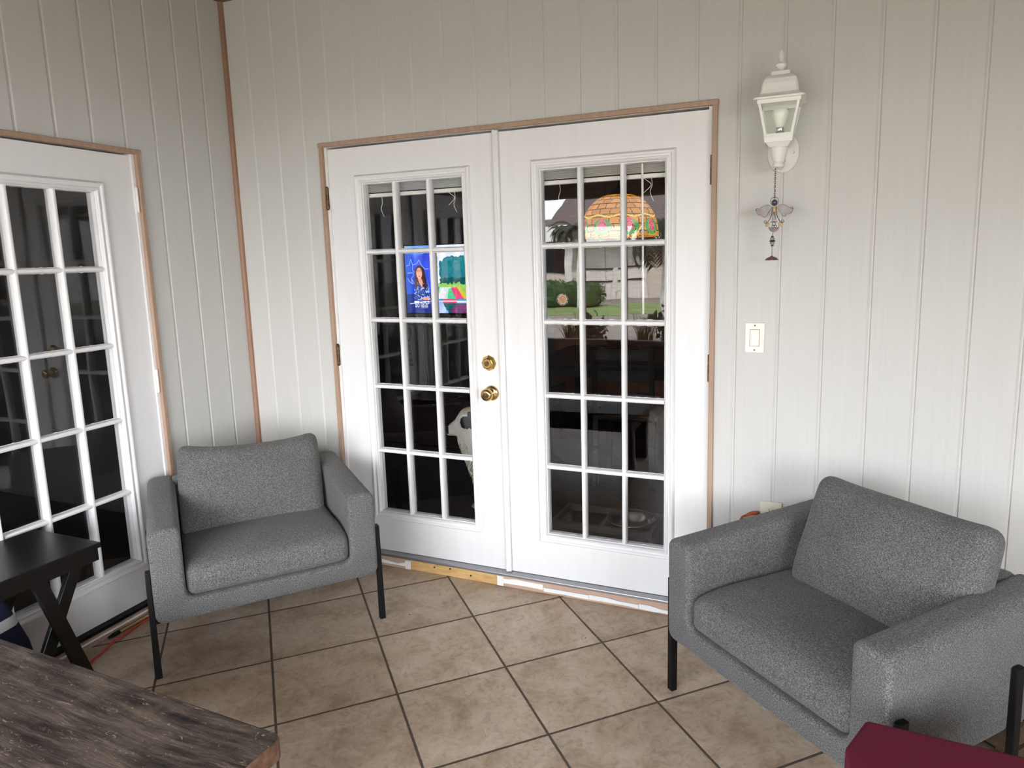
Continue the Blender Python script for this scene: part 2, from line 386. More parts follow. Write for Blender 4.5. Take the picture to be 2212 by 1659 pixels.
prism(bm, ragged(-.198, .02, .012, .034, 4), -.028, -.019); prism(bm, ragged(.022, .25, .010, .036, 5), -.028, -.019); prism(bm, ragged(.252, .545, .008, .034, 6), -.028, -.019)
struct('trim_9', bm, 'foam', 'flaking white strip along the sill board', 'trim')
bm = bmesh.new(); box(bm, -2.48, -.585, -.022, .10, .030, .044, .002)
o = struct('trim_10', bm, 'black', 'dark threshold under the left door', 'trim'); o.matrix_world = LW
bm = bmesh.new(); box(bm, -2.48, -.585, -.030, .09, .0, .030, .003); box(bm, -2.48, -.585, -.045, -.028, 0, .014, .003)
o = struct('trim_11', bm, 'trim', 'stepped tan sill under the left door', 'trim'); o.matrix_world = LW
o = struct('trim_12', B(-2.3, -.60, -.033, -.029, .012, .022, .001), 'foam', 'white line along the left sill', 'trim'); o.matrix_world = LW

# ------------------------------------------------------------------ doors
def ring_sweep(bm, x0, x1, z0, z1, prof):
    loops = []
    for off, y in prof:
        loops.append([bm.verts.new(p) for p in ((x0 - off, y, z0 - off), (x1 + off, y, z0 - off), (x1 + off, y, z1 + off), (x0 - off, y, z1 + off))])
    fs = []
    for a, b_ in zip(loops, loops[1:]):
        for k in range(4): fs.append(bm.faces.new([a[k], a[(k + 1) % 4], b_[(k + 1) % 4], b_[k]]))
    bmesh.ops.recalc_face_normals(bm, faces=fs)
    for f in fs:
        if f.normal.y > .3: f.normal_flip()
MW = .022
def glazed_leaf(name, label, x0, x1, z0, z1, gx0, gx1, gz0, gz1, seed):
    """a glazed door leaf in wall coordinates: front face at y = .012"""
    rnd = random.Random(seed); yf, yb = .012, .052
    bm = bmesh.new()
    for q in ((x0, gx0, z0, z1), (gx1, x1, z0, z1), (gx0, gx1, z0, gz0), (gx0, gx1, gz1, z1)): box(bm, q[0], q[1], yf, yb, q[2], q[3])
    bmesh.ops.remove_doubles(bm, verts=bm.verts[:], dist=1e-5)
    root = tag(obj(name, bm, 'door', kind='structure'), label, 'door')
    bm = bmesh.new()
    prof = [(-.0015, .030), (.000, .016), (.004, .010), (.006, .002), (.010, -.002), (.016, -.001), (.019, .004), (.024, .003), (.030, -.003), (.036, -.004), (.041, .001), (.046, .0115)]
    ring_sweep(bm, gx0, gx1, gz0, gz1, prof)
    ring_sweep(bm, gx0, gx1, gz0, gz1, [(.03, .0535), (.028, .060), (.002, .058), (-.001, .035)])
    obj('glazing_moulding', bm, 'door', root)
    pw = (gx1 - gx0 - 2 * MW) / 3; ph = (gz1 - gz0 - 4 * MW) / 5
    bm = bmesh.new(); h = MW / 2
    pr = [(-h, .030), (-h, .019), (-.0098, .012), (-.0078, .0068), (-.0045, .0040), (0, .0032), (.0045, .0040), (.0078, .0068), (.0098, .012), (h, .019), (h, .030), (.007, .050), (-.007, .050)]
    for k in (1, 2):
        c = gx0 + k * pw + (k - .5) * MW; prism(bm, [(c + a, y) for a, y in pr], gz0, gz1, 'z')
    for k in (1, 2, 3, 4):
        c = gz0 + k * ph + (k - .5) * MW; prism(bm, [(y + .0006, c + a) for a, y in pr], gx0, gx1, 'x')
    obj('muntin_bars', bm, 'door', root)
    bm = bmesh.new()
    for i in range(3):
        for j in range(5):
            a = gx0 + i * (pw + MW); b_ = gz0 + j * (ph + MW); tx, tz = rnd.uniform(-.0008, .0008), rnd.uniform(-.0005, .0005)
            vs = box(bm, a - .004, a + pw + .004, .031, .034, b_ - .004, b_ + ph + .004)
            for v in vs: v.co.y += tx * (v.co.x - a) / pw + tz * (v.co.z - b_) / ph
    obj('glass_panes', bm, 'pane', root)
    # ragged old paint and putty creeping onto the glass
    bm = bmesh.new()
    for i in range(3):
        for j in range(5):
            a = gx0 + i * (pw + MW); b_ = gz0 + j * (ph + MW); n = 16
            for side, zz, sg in (('b', b_, 1), ('t', b_ + ph, -1)):
                pts = [(a + pw * k / n, zz + sg * (.0012 + .0042 * max(0, noise.noise((a * 9 + k * .9 + seed * 7, zz * 5, 1)))) ) for k in range(n + 1)]
                poly = [(a, zz - sg * .003)] + pts + [(a + pw, zz - sg * .003)]
                prism(bm, poly, .0290, .0308)
    obj('putty_line', bm, 'door', root)
    return root
def hinge(parent, x, z, mat, yoff=0, label=None):
    bm = bmesh.new(); h = .05
    lathe(bm, [(.0058, z - h), (.0058, z + h)], 12, (x, -.004 + yoff, 0))
    for k in range(1, 5): lathe(bm, [(.0064, z - h + k * .02 - .001), (.0064, z - h + k * .02 + .001)], 12, (x, -.004 + yoff, 0))
    lathe(bm, [(.0045, z + h), (.007, z + h + .002), (.004, z + h + .006)], 12, (x, -.004 + yoff, 0))
    lathe(bm, [(.004, z - h - .006), (.007, z - h - .002), (.0045, z - h)], 12, (x, -.004 + yoff, 0))
    box(bm, x - .0065, x + .0065, .000 + yoff, .0125 + yoff, z - h, z + h)
    obj('hinge', bm, mat, parent, label=label)
d2 = glazed_leaf('door_2', 'left leaf of the white double doors, with brass knob and deadbolt', -1.294, -.397, .072, 2.092, -1.0977, -.5646, .2863, 1.9163, 2)
d3 = glazed_leaf('door_3', 'right leaf of the white double doors, with the round sticker on its glass', -.373, .5325, .072, 2.092, -.1813, .3518, .2863, 1.9163, 3)
for z in (1.862, 1.09, .32): hinge(d2, -1.2995, z, 'darkbrass', label='aged brass hinge')
for z in (1.865, 1.09, .32): hinge(d3, .5355, z, 'darkbrass', label='aged brass hinge')
bm = bmesh.new(); box(bm, -.400, -.3715, -.006, .012, .072, 2.098, .004); box(bm, -.3955, -.384, -.009, -.005, .072, 2.098, .002)
obj('astragal', bm, 'door', d2)
bm = bmesh.new()
lathe(bm, [(.036, 0), (.0355, .004), (.031, .009), (.022, .012), (.0145, .014), (.013, .026), (.016, .032), (.026, .038), (.0295, .047), (.0285, .058), (.023, .066), (.016, .0675)], 32, (-.450, .012, .934), 'y')
k = obj('door_knob', bm, 'brass', d2, True, label='brass door knob')
bm = bmesh.new(); lathe(bm, [(.0135, .0675), (.0125, .0695)], 24, (-.450, .012, .934), 'y'); box(bm, -.4513, -.4487, -.0585, -.057, .927, .941)
obj('key_cylinder', bm, 'darkbrass', k)
bm = bmesh.new()
lathe(bm, [(.0375, 0), (.0365, .005), (.027, .017), (.0225, .019)], 8, (-.459, .012, 1.074), 'y')
lathe(bm, [(.0225, .0185), (.0215, .024), (.0205, .0245)], 28, (-.459, .012, 1.074), 'y')
k = obj('deadbolt', bm, 'brass', d2, label='brass deadbolt above the knob')
bm = bmesh.new(); lathe(bm, [(.0125, .0245), (.0118, .0262)], 24, (-.459, .012, 1.074), 'y'); box(bm, -.4603, -.4577, -.0155, -.0135, 1.067, 1.081)
obj('key_cylinder', bm, 'darkbrass', k)
d1 = glazed_leaf('door_1', 'white fifteen pane door in the left wall, behind the black side table', -1.521, -.616, .046, 2.037, -1.3408, -.8047, .2491, 1.8686, 1)
for z in (1.848, 1.036, .28): hinge(d1, -.609, z, 'white', label='white painted hinge')
d1.matrix_world = LW
d4 = glazed_leaf('door_4', 'second white glazed leaf of the left doorway, farthest from the corner', -2.446, -1.545, .046, 2.037, -2.262, -1.725, .2491, 1.8686, 4)
bm = bmesh.new(); box(bm, -1.546, -1.519, -.006, .012, .046, 2.044, .004); obj('astragal', bm, 'door', d1)
d4.matrix_world = LW

# ------------------------------------------------------------------ armchairs
FAB = 'fabric'
def chair_body():
    """U-shaped upholstered shell, cut into armrests, seat base and backrest"""
    Wd, Wi, zb, zs, zt, dep = .4245, .3125, .222, .302, .592, .69
    out = [(-Wd, zb), (Wd, zb), (Wd, zt), (Wi, zt), (Wi, zs), (-Wi, zs), (-Wi, zt), (-Wd, zt)]
    poly = rpoly(out, [.035, .035, .034, .026, .034, .034, .026, .034], 6)
    bm = bmesh.new()
    ys = [0, .03, .15, .3, .45, .58, .66, dep]
    rings = [[bm.verts.new((x, y, z)) for x, z in poly] for y in ys]; n = len(poly)
    for a, b_ in zip(rings, rings[1:]):
        for k in range(n): bm.faces.new([a[k], b_[k], b_[(k + 1) % n], a[(k + 1) % n]])
    f0 = bm.faces.new(rings[0]); f1 = bm.faces.new(rings[-1][::-1])
    bmesh.ops.recalc_face_normals(bm, faces=bm.faces[:])
    bmesh.ops.bevel(bm, geom=list(f0.edges) + list(f1.edges), offset=.017, segments=4, profile=.5, affect='EDGES')
    bm.faces.ensure_lookup_table()
    big = [f for f in bm.faces if len(f.verts) > 8]
    bmesh.ops.triangulate(bm, faces=big)
    back = cushion(.345, .055, .197, .04, 8, (0, .006, 0), lambda p: Vector((p.x, p.y + .633 + (p.z) * .02, p.z + .397)))
    def shape(v):
        t = max(0, min(1, (v.z - .33) / .25)); v.z += .022 * (v.y / .69) * t
        v.x += .004 * math.sin((v.z - .22) / .37 * PI) * (1 if v.x > 0 else -1) * (abs(v.x) / .42) ** 4
        return v
    for b_ in (bm, back):
        for v in b_.verts: v.co = shape(v.co)
    return bm, back
def split(bm, x0=None, x1=None):
    c = bm.copy()
    for co, inner in ((x0, 1), (x1, 0)):
        if co is None: continue
        g = c.verts[:] + c.edges[:] + c.faces[:]
        bmesh.ops.bisect_plane(c, geom=g, plane_co=(co, 0, 0), plane_no=(1, 0, 0), clear_inner=bool(inner), clear_outer=not inner)
    return c
def armchair(label, loc, ang, backrot, backfn, seed):
    t = thing('armchair', label, 'armchair', loc, ang, 'grey upholstered armchairs')
    bm, back = chair_body()
    obj('armrest', split(bm, None, -.318), FAB, t, True); obj('armrest', split(bm, .318, None), FAB, t, True)
    obj('seat_base', split(bm, -.318, .318), FAB, t, True); bm.free()
    obj('backrest', back, FAB, t, True)
    def seatfn(p):
        q = Vector((p.x, p.y + .305, p.z + .369))
        fr = max(0, 1 - (q.y) / .13); up_ = max(0, min(1, p.z / .05)); q.z -= .024 * fr * fr * up_
        q.z += .006 * noise.noise((q.x * 6 + seed, q.y * 6, 0)) * up_
        q.z -= .012 * up_ * max(0, (q.y - .2)) / .3
        return q
    obj('seat_cushion', cushion(.3105, .298, .066, .033, 18, (0, .002, .016), seatfn), FAB, t, True)
    cb = cushion(.299, .058, .192, .044, 20, (.004, .042, .004))
    R = Matrix.Rotation(backrot[1], 4, 'Y') @ Matrix.Rotation(-backrot[0], 4, 'X')
    for v in cb.verts:
        p = v.co; u = abs(p.x) / .297; w = p.z / .19
        p.z += backfn(p.x / .297, w)
        p.y += .010 * noise.noise((p.x * 5 + seed, p.z * 5, 3))
        k = 1 - .28 * u ** 5 * abs(w) ** 3
        p.y *= k
        v.co = R @ p + Vector(backrot[2])
    obj('back_cushion', cb, FAB, t, True)
    for sx in (-1, 1):
        for y0, lean in ((.035, .0), (.505, .0)):
            bm = bmesh.new(); a, b_ = sorted((sx * .4255, sx * .4505)); a2, b2 = sorted((sx * .4275, sx * .4440))
            w0, w1 = .012, .017
            hexa(bm, [(a, y0 - w0, 0), (b_, y0 - w0, 0), (b_, y0 + w0, 0), (a, y0 + w0, 0)], [(a2, y0 - w1, .43), (b2, y0 - w1, .43), (b2, y0 + w1, .43), (a2, y0 + w1, .43)], .002)
            obj('leg', bm, 'black', t, label='black metal leg')
    return t
A1 = .8945
armchair('grey armchair standing in the corner between the two walls', (-1.0337, -.8344, 0), A1, (.36, .035, (0, .475, .567)),
         lambda u, w: (.022 * abs(u) ** 3 - .012 * (1 - u * u)) * max(0, w), 1)
A2 = -.7127
armchair('grey armchair in shade under the wall lantern, right of the doors', (.8076, -.8418, 0), A2, (.40, .0, (.042, .495, .580)),
         lambda u, w: (.012 * abs(u) ** 4) * max(0, w), 5)

# ------------------------------------------------------------------ side table (black, crossed legs)
t = thing('side_table', 'black wooden side table with crossed legs by the left door', 'table', (-1.625, -1.42, 0))
def at(bm, v): bmesh.ops.translate(bm, verts=bm.verts[:], vec=v); return bm
obj('table_top', B(-.187, .187, -.180, .178, .550, .570, .003), 'blackwood', t)
bm = bmesh.new()
box(bm, .165, .180, -.170, .168, .505, .550); box(bm, -.180, -.165, -.170, .168, .505, .550); box(bm, -.165, .165, -.170, -.155, .505, .550); box(bm, -.165, .165, .153, .168, .505, .550)
obj('apron', bm, 'blackwood', t)
for s in (-1, 1):
    for (ya, yb, dx) in ((.105, -.15, -.022), (-.042, .105, .0)):
        x1 = s * .168 + (dx if s > 0 else -dx); bm = bmesh.new(); w = .024
        x0, x1 = x1 - .010, x1 + .010
        hexa(bm, [(x0, yb - w, 0), (x1, yb - w, 0), (x1, yb + w, 0), (x0, yb + w, 0)], [(x0, ya - w, .512), (x1, ya - w, .512), (x1, ya + w, .512), (x0, ya + w, .512)], .002)
        obj('leg', bm, 'blackwood', t)
# navy bag under it
bm = cushion(.095, .20, .200, .05, 12, (.02, .0, .0), lambda p: Vector((p.x * (1 - .3 * max(0, p.z / .2)), p.y * (1 - .30 * max(0, p.z / .2)) , p.z + .220)))
for f in bm.faces:
    z = f.calc_center_median().z
    f.material_index = 1 if (.325 < z < .362) else 0
for v in bm.verts: v.co += Vector((0, 0, .008 * noise.noise(v.co * 9)))
bag = thing('tote_bag', 'navy blue bag with white band on the floor under the black side table', 'bag', (-1.690, -1.605, 0), .1)
obj('bag_body', bm, ['navy', 'whitecanvas'], bag, True)
for s in (-1, 1):
    bm = bmesh.new(); tube(bm, spline([(s * .055, -.10, .385), (s * .045, -.07, .445), (s * .03, 0, .475), (s * .045, .07, .445), (s * .055, .10, .385)], 6), .008, 8)
    obj('handle', bm, 'navy', bag, True)

# ------------------------------------------------------------------ coffee table
t = thing('coffee_table', 'distressed dark brown wooden coffee table with rounded corners in the foreground', 'table', (-.184, -1.698, 0), -.026)
poly = rpoly([(0, 0), (-1.25, 0), (-1.25, -.66), (.008, -.66)], .028, 6)
bm = bmesh.new(); prism(bm, poly, .398, .452, 'z')
bm.normal_update()
bmesh.ops.bevel(bm, geom=[e for e in bm.edges if abs(e.verts[0].co.z - e.verts[1].co.z) < .001], offset=.006, segments=3, profile=.5, affect='EDGES')
bm.normal_update()
for f in bm.faces: f.material_index = 0 if f.normal.z > .8 else 1
obj('table_top', bm, ['tablewood', 'endgrain'], t)
bm = bmesh.new()
for q in ((-1.19, -.06, -.075, -.055), (-1.19, -.06, -.605, -.585)): box(bm, q[0], q[1], q[2], q[3], .31, .398)
for q in ((-1.19, -1.17), (-.08, -.06)): box(bm, q[0], q[1], -.585, -.075, .31, .398)
obj('apron', bm, 'tablewood', t)
for x in (-1.15, -.10):
    for y in (-.11, -.55): obj('leg', B(x - .04, x + .04, y - .04, y + .04, 0, .398, .004), 'tablewood', t)

# ------------------------------------------------------------------ maroon stool (bottom right)
t = thing('footstool', 'maroon fabric topped stool at the bottom right corner', 'stool', (1.30, -1.50, 0))
poly = rpoly([(-.226, .275), (-.271, .162), (-.258, .07), (-.235, -.25), (.34, -.25), (.34, .255)], [.012, .02, .03, .03, .03, .03], 5)
bm = bmesh.new(); prism(bm, poly, .425, .500, 'z'); bm.normal_update()
bmesh.ops.bevel(bm, geom=[e for e in bm.edges if abs(e.verts[0].co.z - e.verts[1].co.z) < .001], offset=.010, segments=3, profile=.5, affect='EDGES')
obj('padded_top', bm, 'maroon', t)
bm = bmesh.new(); prism(bm, [(x * .9, y * .9) for x, y in poly], .395, .425, 'z'); obj('stool_frame', bm, 'black', t)
for x, y in ((-.18, .15), (.27, .19), (-.17, -.19), (.27, -.19)): obj('leg', B(x - .018, x + .018, y - .018, y + .018, 0, .395, .002), 'black', t)
# wooden crate under the armchair
M['crate'] = noisy('crate_wood', (.05, .03, .015), (.08, .05, .027), 14, .75, (1, 9, 9), .2)
t = thing('wooden_crate', 'small slatted wooden crate on the tiles beneath the right armchair', 'crate', (1.44, -.44, 0), A2)
for z in (.0, .075):
    bm = bmesh.new()
    for s in (-1, 1): box(bm, -.15, .15, s * .095 - .007, s * .095 + .007, z + .012, z + .070); box(bm, s * .143 - .007, s * .143 + .007, -.088, .088, z + .012, z + .070)
    obj('slat_row', bm, 'crate', t)
for sx in (-1, 1):
    for sy in (-1, 1): obj('corner_post', B(sx * .125 - .011, sx * .125 + .011, sy * .077 - .011, sy * .077 + .011, 0, .15), 'crate', t)
obj('crate_floor', B(-.136, .136, -.088, .088, .004, .014), 'crate', t)

# ------------------------------------------------------------------ things on the floor by the left door
cp = [(-1.62, -1.30), (-1.685, -1.173), (-1.706, -1.117), (-1.738, -1.045), (-1.742, -1.0), (-1.757, -.93), (-1.770, -.846), (-1.785, -.70), (-1.75, -.5), (-1.6, -.2), (-1.45, -.12)]
bm = bmesh.new(); tube(bm, spline([(x, y, .0048) for x, y in cp], 8), .0045, 8)
o = tag(obj('extension_cord', bm, 'red', smooth=True), 'thin red cord snaking over the tiles behind the corner armchair', 'cord')
t = thing('bamboo_stick', 'bamboo stick with black tip lying along the sill of the left door', 'stick')
Pa, Pb = Vector((-1.783, -.985, .008)), Vector((-1.800, -.62, .008))
bm = bmesh.new(); tube(bm, [Pa, Pb], .006, 10); obj('rod', bm, 'bamboo', t, True)
dd = (Pa - Pb).normalized(); bm = bmesh.new(); tube(bm, [Pa + dd * -.002, Pa + dd * .03, Pa + dd * .05], [.008, .0078, .004], 10); obj('tip', bm, 'black', t, True, label='black rubber tip')

# ------------------------------------------------------------------ light switch and outlet
t = thing('light_switch', 'white rocker light switch on the board wall beside the doors', 'switch', (.708, 0, 1.217))
bm = B(-.0365, .0365, -.007, .0, -.0585, .0585, .0028, 3); obj('switch_plate', bm, 'white', t)
obj('rocker_surround', B(-.019, .019, -.0078, -.006, -.034, .034, .0006), 'almond', t)
bm = bmesh.new(); hexa(bm, [(-.0155, -.007, -.031), (.0155, -.007, -.031), (.0155, -.0085, 0), (-.0155, -.0085, 0)], [(-.0155, -.011, -.031), (.0155, -.011, -.031), (.0155, -.0095, 0), (-.0155, -.0095, 0)])
box(bm, -.0155, .0155, -.0095, -.007, 0, .031); obj('rocker', bm, 'white', t)
for z in (-.048, .048):
    bm = bmesh.new(); lathe(bm, [(.0032, .0065), (.0028, .0082)], 12, (0, 0, z), 'y'); obj('screw', bm, 'darkbrass', t)
t = thing('wall_outlet', 'cream electrical outlet low on the wall behind the right armchair', 'outlet', (.786, 0, .50))
obj('outlet_plate', B(-.042, .042, -.010, 0, -.060, .058, .003), 'cream', t)
for z in (-.022, .022):
    bm = bmesh.new(); lathe(bm, [(.018, .0095), (.017, .0125)], 24, (0, 0, z), 'y'); s = obj('socket', bm, 'cream', t)
    bm = bmesh.new()
    for x in (-.006, .006): box(bm, x - .001, x + .001, -.0130, -.0124, z - .002, z + .007)
    obj('slot', bm, 'black', s)
t = thing('orange_plug', 'orange cord plug sticking out beside the cream outlet', 'plug', (.722, -.03, .500))
bm = bmesh.new(); tube(bm, [(.018, .012, .010), (.006, .006, .011), (-.012, 0, .008), (-.03, -.004, 0)], [.008, .0085, .0075, .0045], 12); obj('plug_body', bm, 'orange', t, True)
bm = bmesh.new(); tube(bm, spline([(-.03, -.004, 0), (-.045, -.005, -.012), (-.052, -.004, -.05), (-.05, 0, -.2), (-.03, -.01, -.4), (-.02, -.01, -.494), (.1, -.02, -.4952), (.28, -.02, -.4952)], 6), .0045, 8); obj('cord', bm, 'orange', t, True)

# ------------------------------------------------------------------ coach lantern
LX, LY = .785, -.125
t = thing('wall_lantern', 'white coach lantern with glass sides on the board wall', 'lamp', (LX, 0, 1.90))
bm = bmesh.new()
lathe(bm, [(.057, 0), (.0565, .006), (.051, .012), (.045, .013), (.040, .020), (.012, .026)], 36, (0.008, 0, .008), 'y', 1, 1.30)
obj('back_plate', bm, 'white', t, True)
for sx in (-1, 1):
    bm = bmesh.new(); lathe(bm, [(.005, .010), (.005, .020), (.003, .023)], 12, (.008 + sx * .036, 0, .004), 'y'); obj('mounting_nut', bm, 'steel', t)
bm = bmesh.new(); tube(bm, spline([(.006, -.01, -.012), (.004, -.05, -.042), (0, -.095, -.050), (0, LY, -.034)], 6), [.013] * 6 + [.012] * 6 + [.011] * 7, 14); obj('arm', bm, 'white', t, True)
bm = bmesh.new()
lathe(bm, [(.008, -.058), (.017, -.055), (.0195, -.047), (.015, -.040), (.018, -.036), (.024, -.022), (.027, -.004), (.0285, .010), (.030, .012)], 24, (0, LY, 0)); obj('socket_cup', bm, 'white', t, True)
def sqring(bm, h0, w0, h1, w1): # square frustum shell
    hexa(bm, [(-w0, LY - w0, h0), (w0, LY - w0, h0), (w0, LY + w0, h0), (-w0, LY + w0, h0)], [(-w1, LY - w1, h1), (w1, LY - w1, h1), (w1, LY + w1, h1), (-w1, LY + w1, h1)])
bm = bmesh.new(); sqring(bm, .010, .030, .026, .042); sqring(bm, .026, .046, .044, .0475); obj('lower_collar', bm, 'white', t)
zb_, zt_, wb_, wt_ = .044, .166, .0460, .0700
bm = bmesh.new(); th = .0085
for i, (sx, sy) in enumerate(((-1, -1), (1, -1), (1, 1), (-1, 1))):
    def cp_(w, z, dx, dy): return (sx * (w - dx), LY + sy * (w - dy), z)
    hexa(bm, [cp_(wb_, zb_, 0, 0), cp_(wb_, zb_, th, 0), cp_(wb_, zb_, th, th), cp_(wb_, zb_, 0, th)], [cp_(wt_, zt_, 0, 0), cp_(wt_, zt_, th, 0), cp_(wt_, zt_, th, th), cp_(wt_, zt_, 0, th)])
bmesh.ops.recalc_face_normals(bm, faces=bm.faces[:])
sqr = lambda w: [(-w, LY - w), (w, LY - w), (w, LY + w), (-w, LY + w)]
for (z0, z1, w) in ((zt_ - .013, zt_ + .004, wt_ + .0012),):
    for (xa, xb, ya, yb) in ((-w + .0006, w - .0006, LY - w + .0006, LY - w + th), (-w + .0006, w - .0006, LY + w - th, LY + w - .0006), (-w + .0012, -w + th, LY - w + th, LY + w - th), (w - th, w - .0012, LY - w + th, LY + w - th)): box(bm, xa, xb, ya, yb, z0, z1)
for w, z0, z1 in ((wb_ + .0025, zb_ - .001, zb_ + .010),):
    for (xa, xb, ya, yb) in ((-w, w, LY - w, LY - w + th), (-w, w, LY + w - th, LY + w), (-w, -w + th, LY - w + th, LY + w - th), (w - th, w, LY - w + th, LY + w - th)): box(bm, xa, xb, ya, yb, z0, z1)
obj('lantern_cage', bm, 'white', t)
bm = bmesh.new(); i_ = .004
for (a, b_) in (((-1, -1), (1, -1)), ((1, -1), (1, 1)), ((1, 1), (-1, 1)), ((-1, 1), (-1, -1))):
    def q(s, w, z): return bm.verts.new((s[0] * (w - i_), LY + s[1] * (w - i_), z))
    bm.faces.new([q(a, wb_, zb_ + .003), q(b_, wb_, zb_ + .003), q(b_, wt_, zt_ - .003), q(a, wt_, zt_ - .003)])
obj('glass_panes', bm, 'lampglass', t)
bm = bmesh.new(); lathe(bm, [(.016, .040), (.016, .066), (.0175, .068), (.0165, .072), (.0175, .075), (.0165, .079)], 20, (.002, LY, 0)); obj('bulb_socket', bm, 'steel', t, True)
bm = bmesh.new(); lathe(bm, [(.014, .078), (.0165, .088), (.022, .104), (.027, .122), (.0275, .134), (.020, .142), (.006, .145)], 24, (.002, LY, 0)); obj('bulb', bm, plain('bulb_white', (.82, .82, .76), .3), t, True)
bm = bmesh.new()
prof = [(.0845, .166), (.0850, .172), (.072, .180), (.0650, .187), (.0615, .200), (.0590, .220), (.0545, .236), (.0440, .2465), (.0340, .249), (.0325, .251), (.0315, .263), (.026, .265)]
rings = []
for w, z in prof: rings.append([bm.verts.new((x, y, z)) for x, y in rpoly(sqr(w), w * .16, 4)])
for a, b_ in zip(rings, rings[1:]):
    n = len(a)
    for k in range(n): bm.faces.new([a[k], a[(k + 1) % n], b_[(k + 1) % n], b_[k]])
bm.faces.new(rings[0][::-1]); bm.faces.new(rings[-1])
ro = obj('roof', bm, 'white', t)
bm = bmesh.new()
lathe(bm, [(.019, .262), (.014, .267), (.010, .271), (.011, .274), (.010, .277), (.017, .282), (.0195, .288), (.016, .294), (.0105, .297), (.011, .300), (.0085, .303), (.0100, .314), (.0090, .327), (.0055, .338), (.0015, .344)], 20, (0, LY, 0)); obj('finial', bm, 'white', t, True)

# ------------------------------------------------------------------ angel ornament on its chain
ax, ay = .774, -.105
M['wire'] = plain('dark_wire', (.045, .038, .032), .45, .6)
M['wingglass'] = noisy('rose_glass', (.14, .06, .065), (.16, .155, .125), 25, .25, spec=.6)
M['amberglass'] = plain('amber_glass', (.50, .34, .16), .2)
M['purple'] = plain('purple_pearl', (.10, .075, .13), .12, .3)
M['plum'] = noisy('plum_enamel', (.12, .055, .06), (.2, .10, .10), 60, .3)
M['beadglass'] = plain('grey_green_bead', (.25, .29, .27), .15)
t = thing('hanging_angel_ornament', 'small wire and glass angel hanging on a chain below the wall lantern', 'ornament', (ax, ay, 1.735))
bm = bmesh.new(); zz = .102
for k in range(16):
    z = zz + .005 - k * .0070; pts = []
    for a in range(12):
        an = 2 * PI * a / 12; u, w = .0026 * math.cos(an), .0049 * math.sin(an)
        pts.append((u, 0, z + w) if k % 2 else (0, u, z + w))
    tube(bm, pts, .0008, 5, True)
obj('chain', bm, 'wire', t, True)
bm = bmesh.new(); ball(bm, (0, 0, -.012), .0105); obj('head', bm, 'purple', t, True)
bm = bmesh.new(); tube(bm, [(.0135 * math.cos(a), 0, -.008 + .0155 * math.sin(a)) for a in [2 * PI * k / 20 for k in range(20)]], .0010, 6, True); obj('halo', bm, 'wire', t, True)
def curl(c, r0, a0, turns, n=16, sgn=1):
    return [(c[0] + r0 * (1 - .65 * k / n) * math.cos(a0 + sgn * turns * 2 * PI * k / n), 0, c[1] + r0 * (1 - .65 * k / n) * math.sin(a0 + sgn * turns * 2 * PI * k / n)) for k in range(n + 1)]
for s in (-1, 1):
    wing = [(.008, -.030), (.016, -.022), (.028, -.0205), (.042, -.026), (.056, -.037), (.062, -.039), (.058, -.050), (.050, -.055), (.043, -.0545), (.040, -.060), (.034, -.0625), (.026, -.058), (.020, -.046), (.014, -.036)]
    sp = [(p.x, p.z) for p in spline([(x, 0, z) for x, z in wing], 4)]
    bm = bmesh.new(); prism(bm, [(s * x, z) for x, z in sp], -.0015, .0015); w = obj('wing', bm, 'wingglass', t)
    bm = bmesh.new(); tube(bm, [(s * x, 0, z) for x, z in sp], .0012, 6, True)
    cc = curl((.0585, -.0355), .0055, -.6, 1.2); tube(bm, [(s * x, y, z) for x, y, z in cc], .0010, 6)
    obj('wing_outline', bm, 'wire', w, True)
    bm = bmesh.new()
    tube(bm, [(s * p.x, p.y, p.z) for p in spline([(.006, 0, -.026), (.007, 0, -.045), (.011, 0, -.062), (.019, 0, -.078), (.027, 0, -.086)], 6)], .0012, 6)
    cc = curl((.0285, -.080), .0062, -1.8, 1.2); tube(bm, [(s * x, y, z) for x, y, z in cc], .0010, 6)
    tube(bm, [(s * p.x, p.y, p.z) for p in spline([(.002, 0, -.046), (.005, 0, -.065), (.007, 0, -.082)], 5)], .0009, 6)
    obj('skirt_wire', bm, 'wire', t, True)
    bm = bmesh.new(); ball(bm, (s * .0225, 0, -.0905), .0088, (1, .3, .62), rot=Matrix.Rotation(s * .7, 3, 'Y')); obj('amber_drop', bm, 'amberglass', t, True)
bm = bmesh.new(); ball(bm, (0, 0, -.037), .0062, (.8, .5, 1.7)); obj('bodice', bm, 'amberglass', t, True)
bm = bmesh.new(); tube(bm, [(.0055 * math.cos(2 * PI * k / 16), 0, -.088 + .0055 * math.sin(2 * PI * k / 16)) for k in range(16)], .0012, 6, True)
tube(bm, [(.0042 * math.cos(2 * PI * k / 14) - .003, 0, -.098 + .004 * math.sin(2 * PI * k / 14)) for k in range(14)], .0011, 6, True)
tube(bm, [(.0042 * math.cos(2 * PI * k / 14) + .005, 0, -.097 + .004 * math.sin(2 * PI * k / 14)) for k in range(14)], .0011, 6, True)
tube(bm, [(-.012, 0, -.082), (0, 0, -.080), (.012, 0, -.082)], .0011, 6); tube(bm, [(0, 0, -.03), (0, 0, -.08)], .0009, 6); obj('filigree', bm, 'wire', t, True)
cres = [(.0185 * math.cos(a), -.098 + .0195 * math.sin(a)) for a in [PI + PI * k / 14 * 1.0 for k in range(15)]] + [(.0135 * math.cos(a), -.0985 + .004 * math.sin(a)) for a in [2 * PI - PI * k / 10 for k in range(11)]]
bm = bmesh.new(); prism(bm, cres, -.003, .003); obj('crescent', bm, 'plum', t)
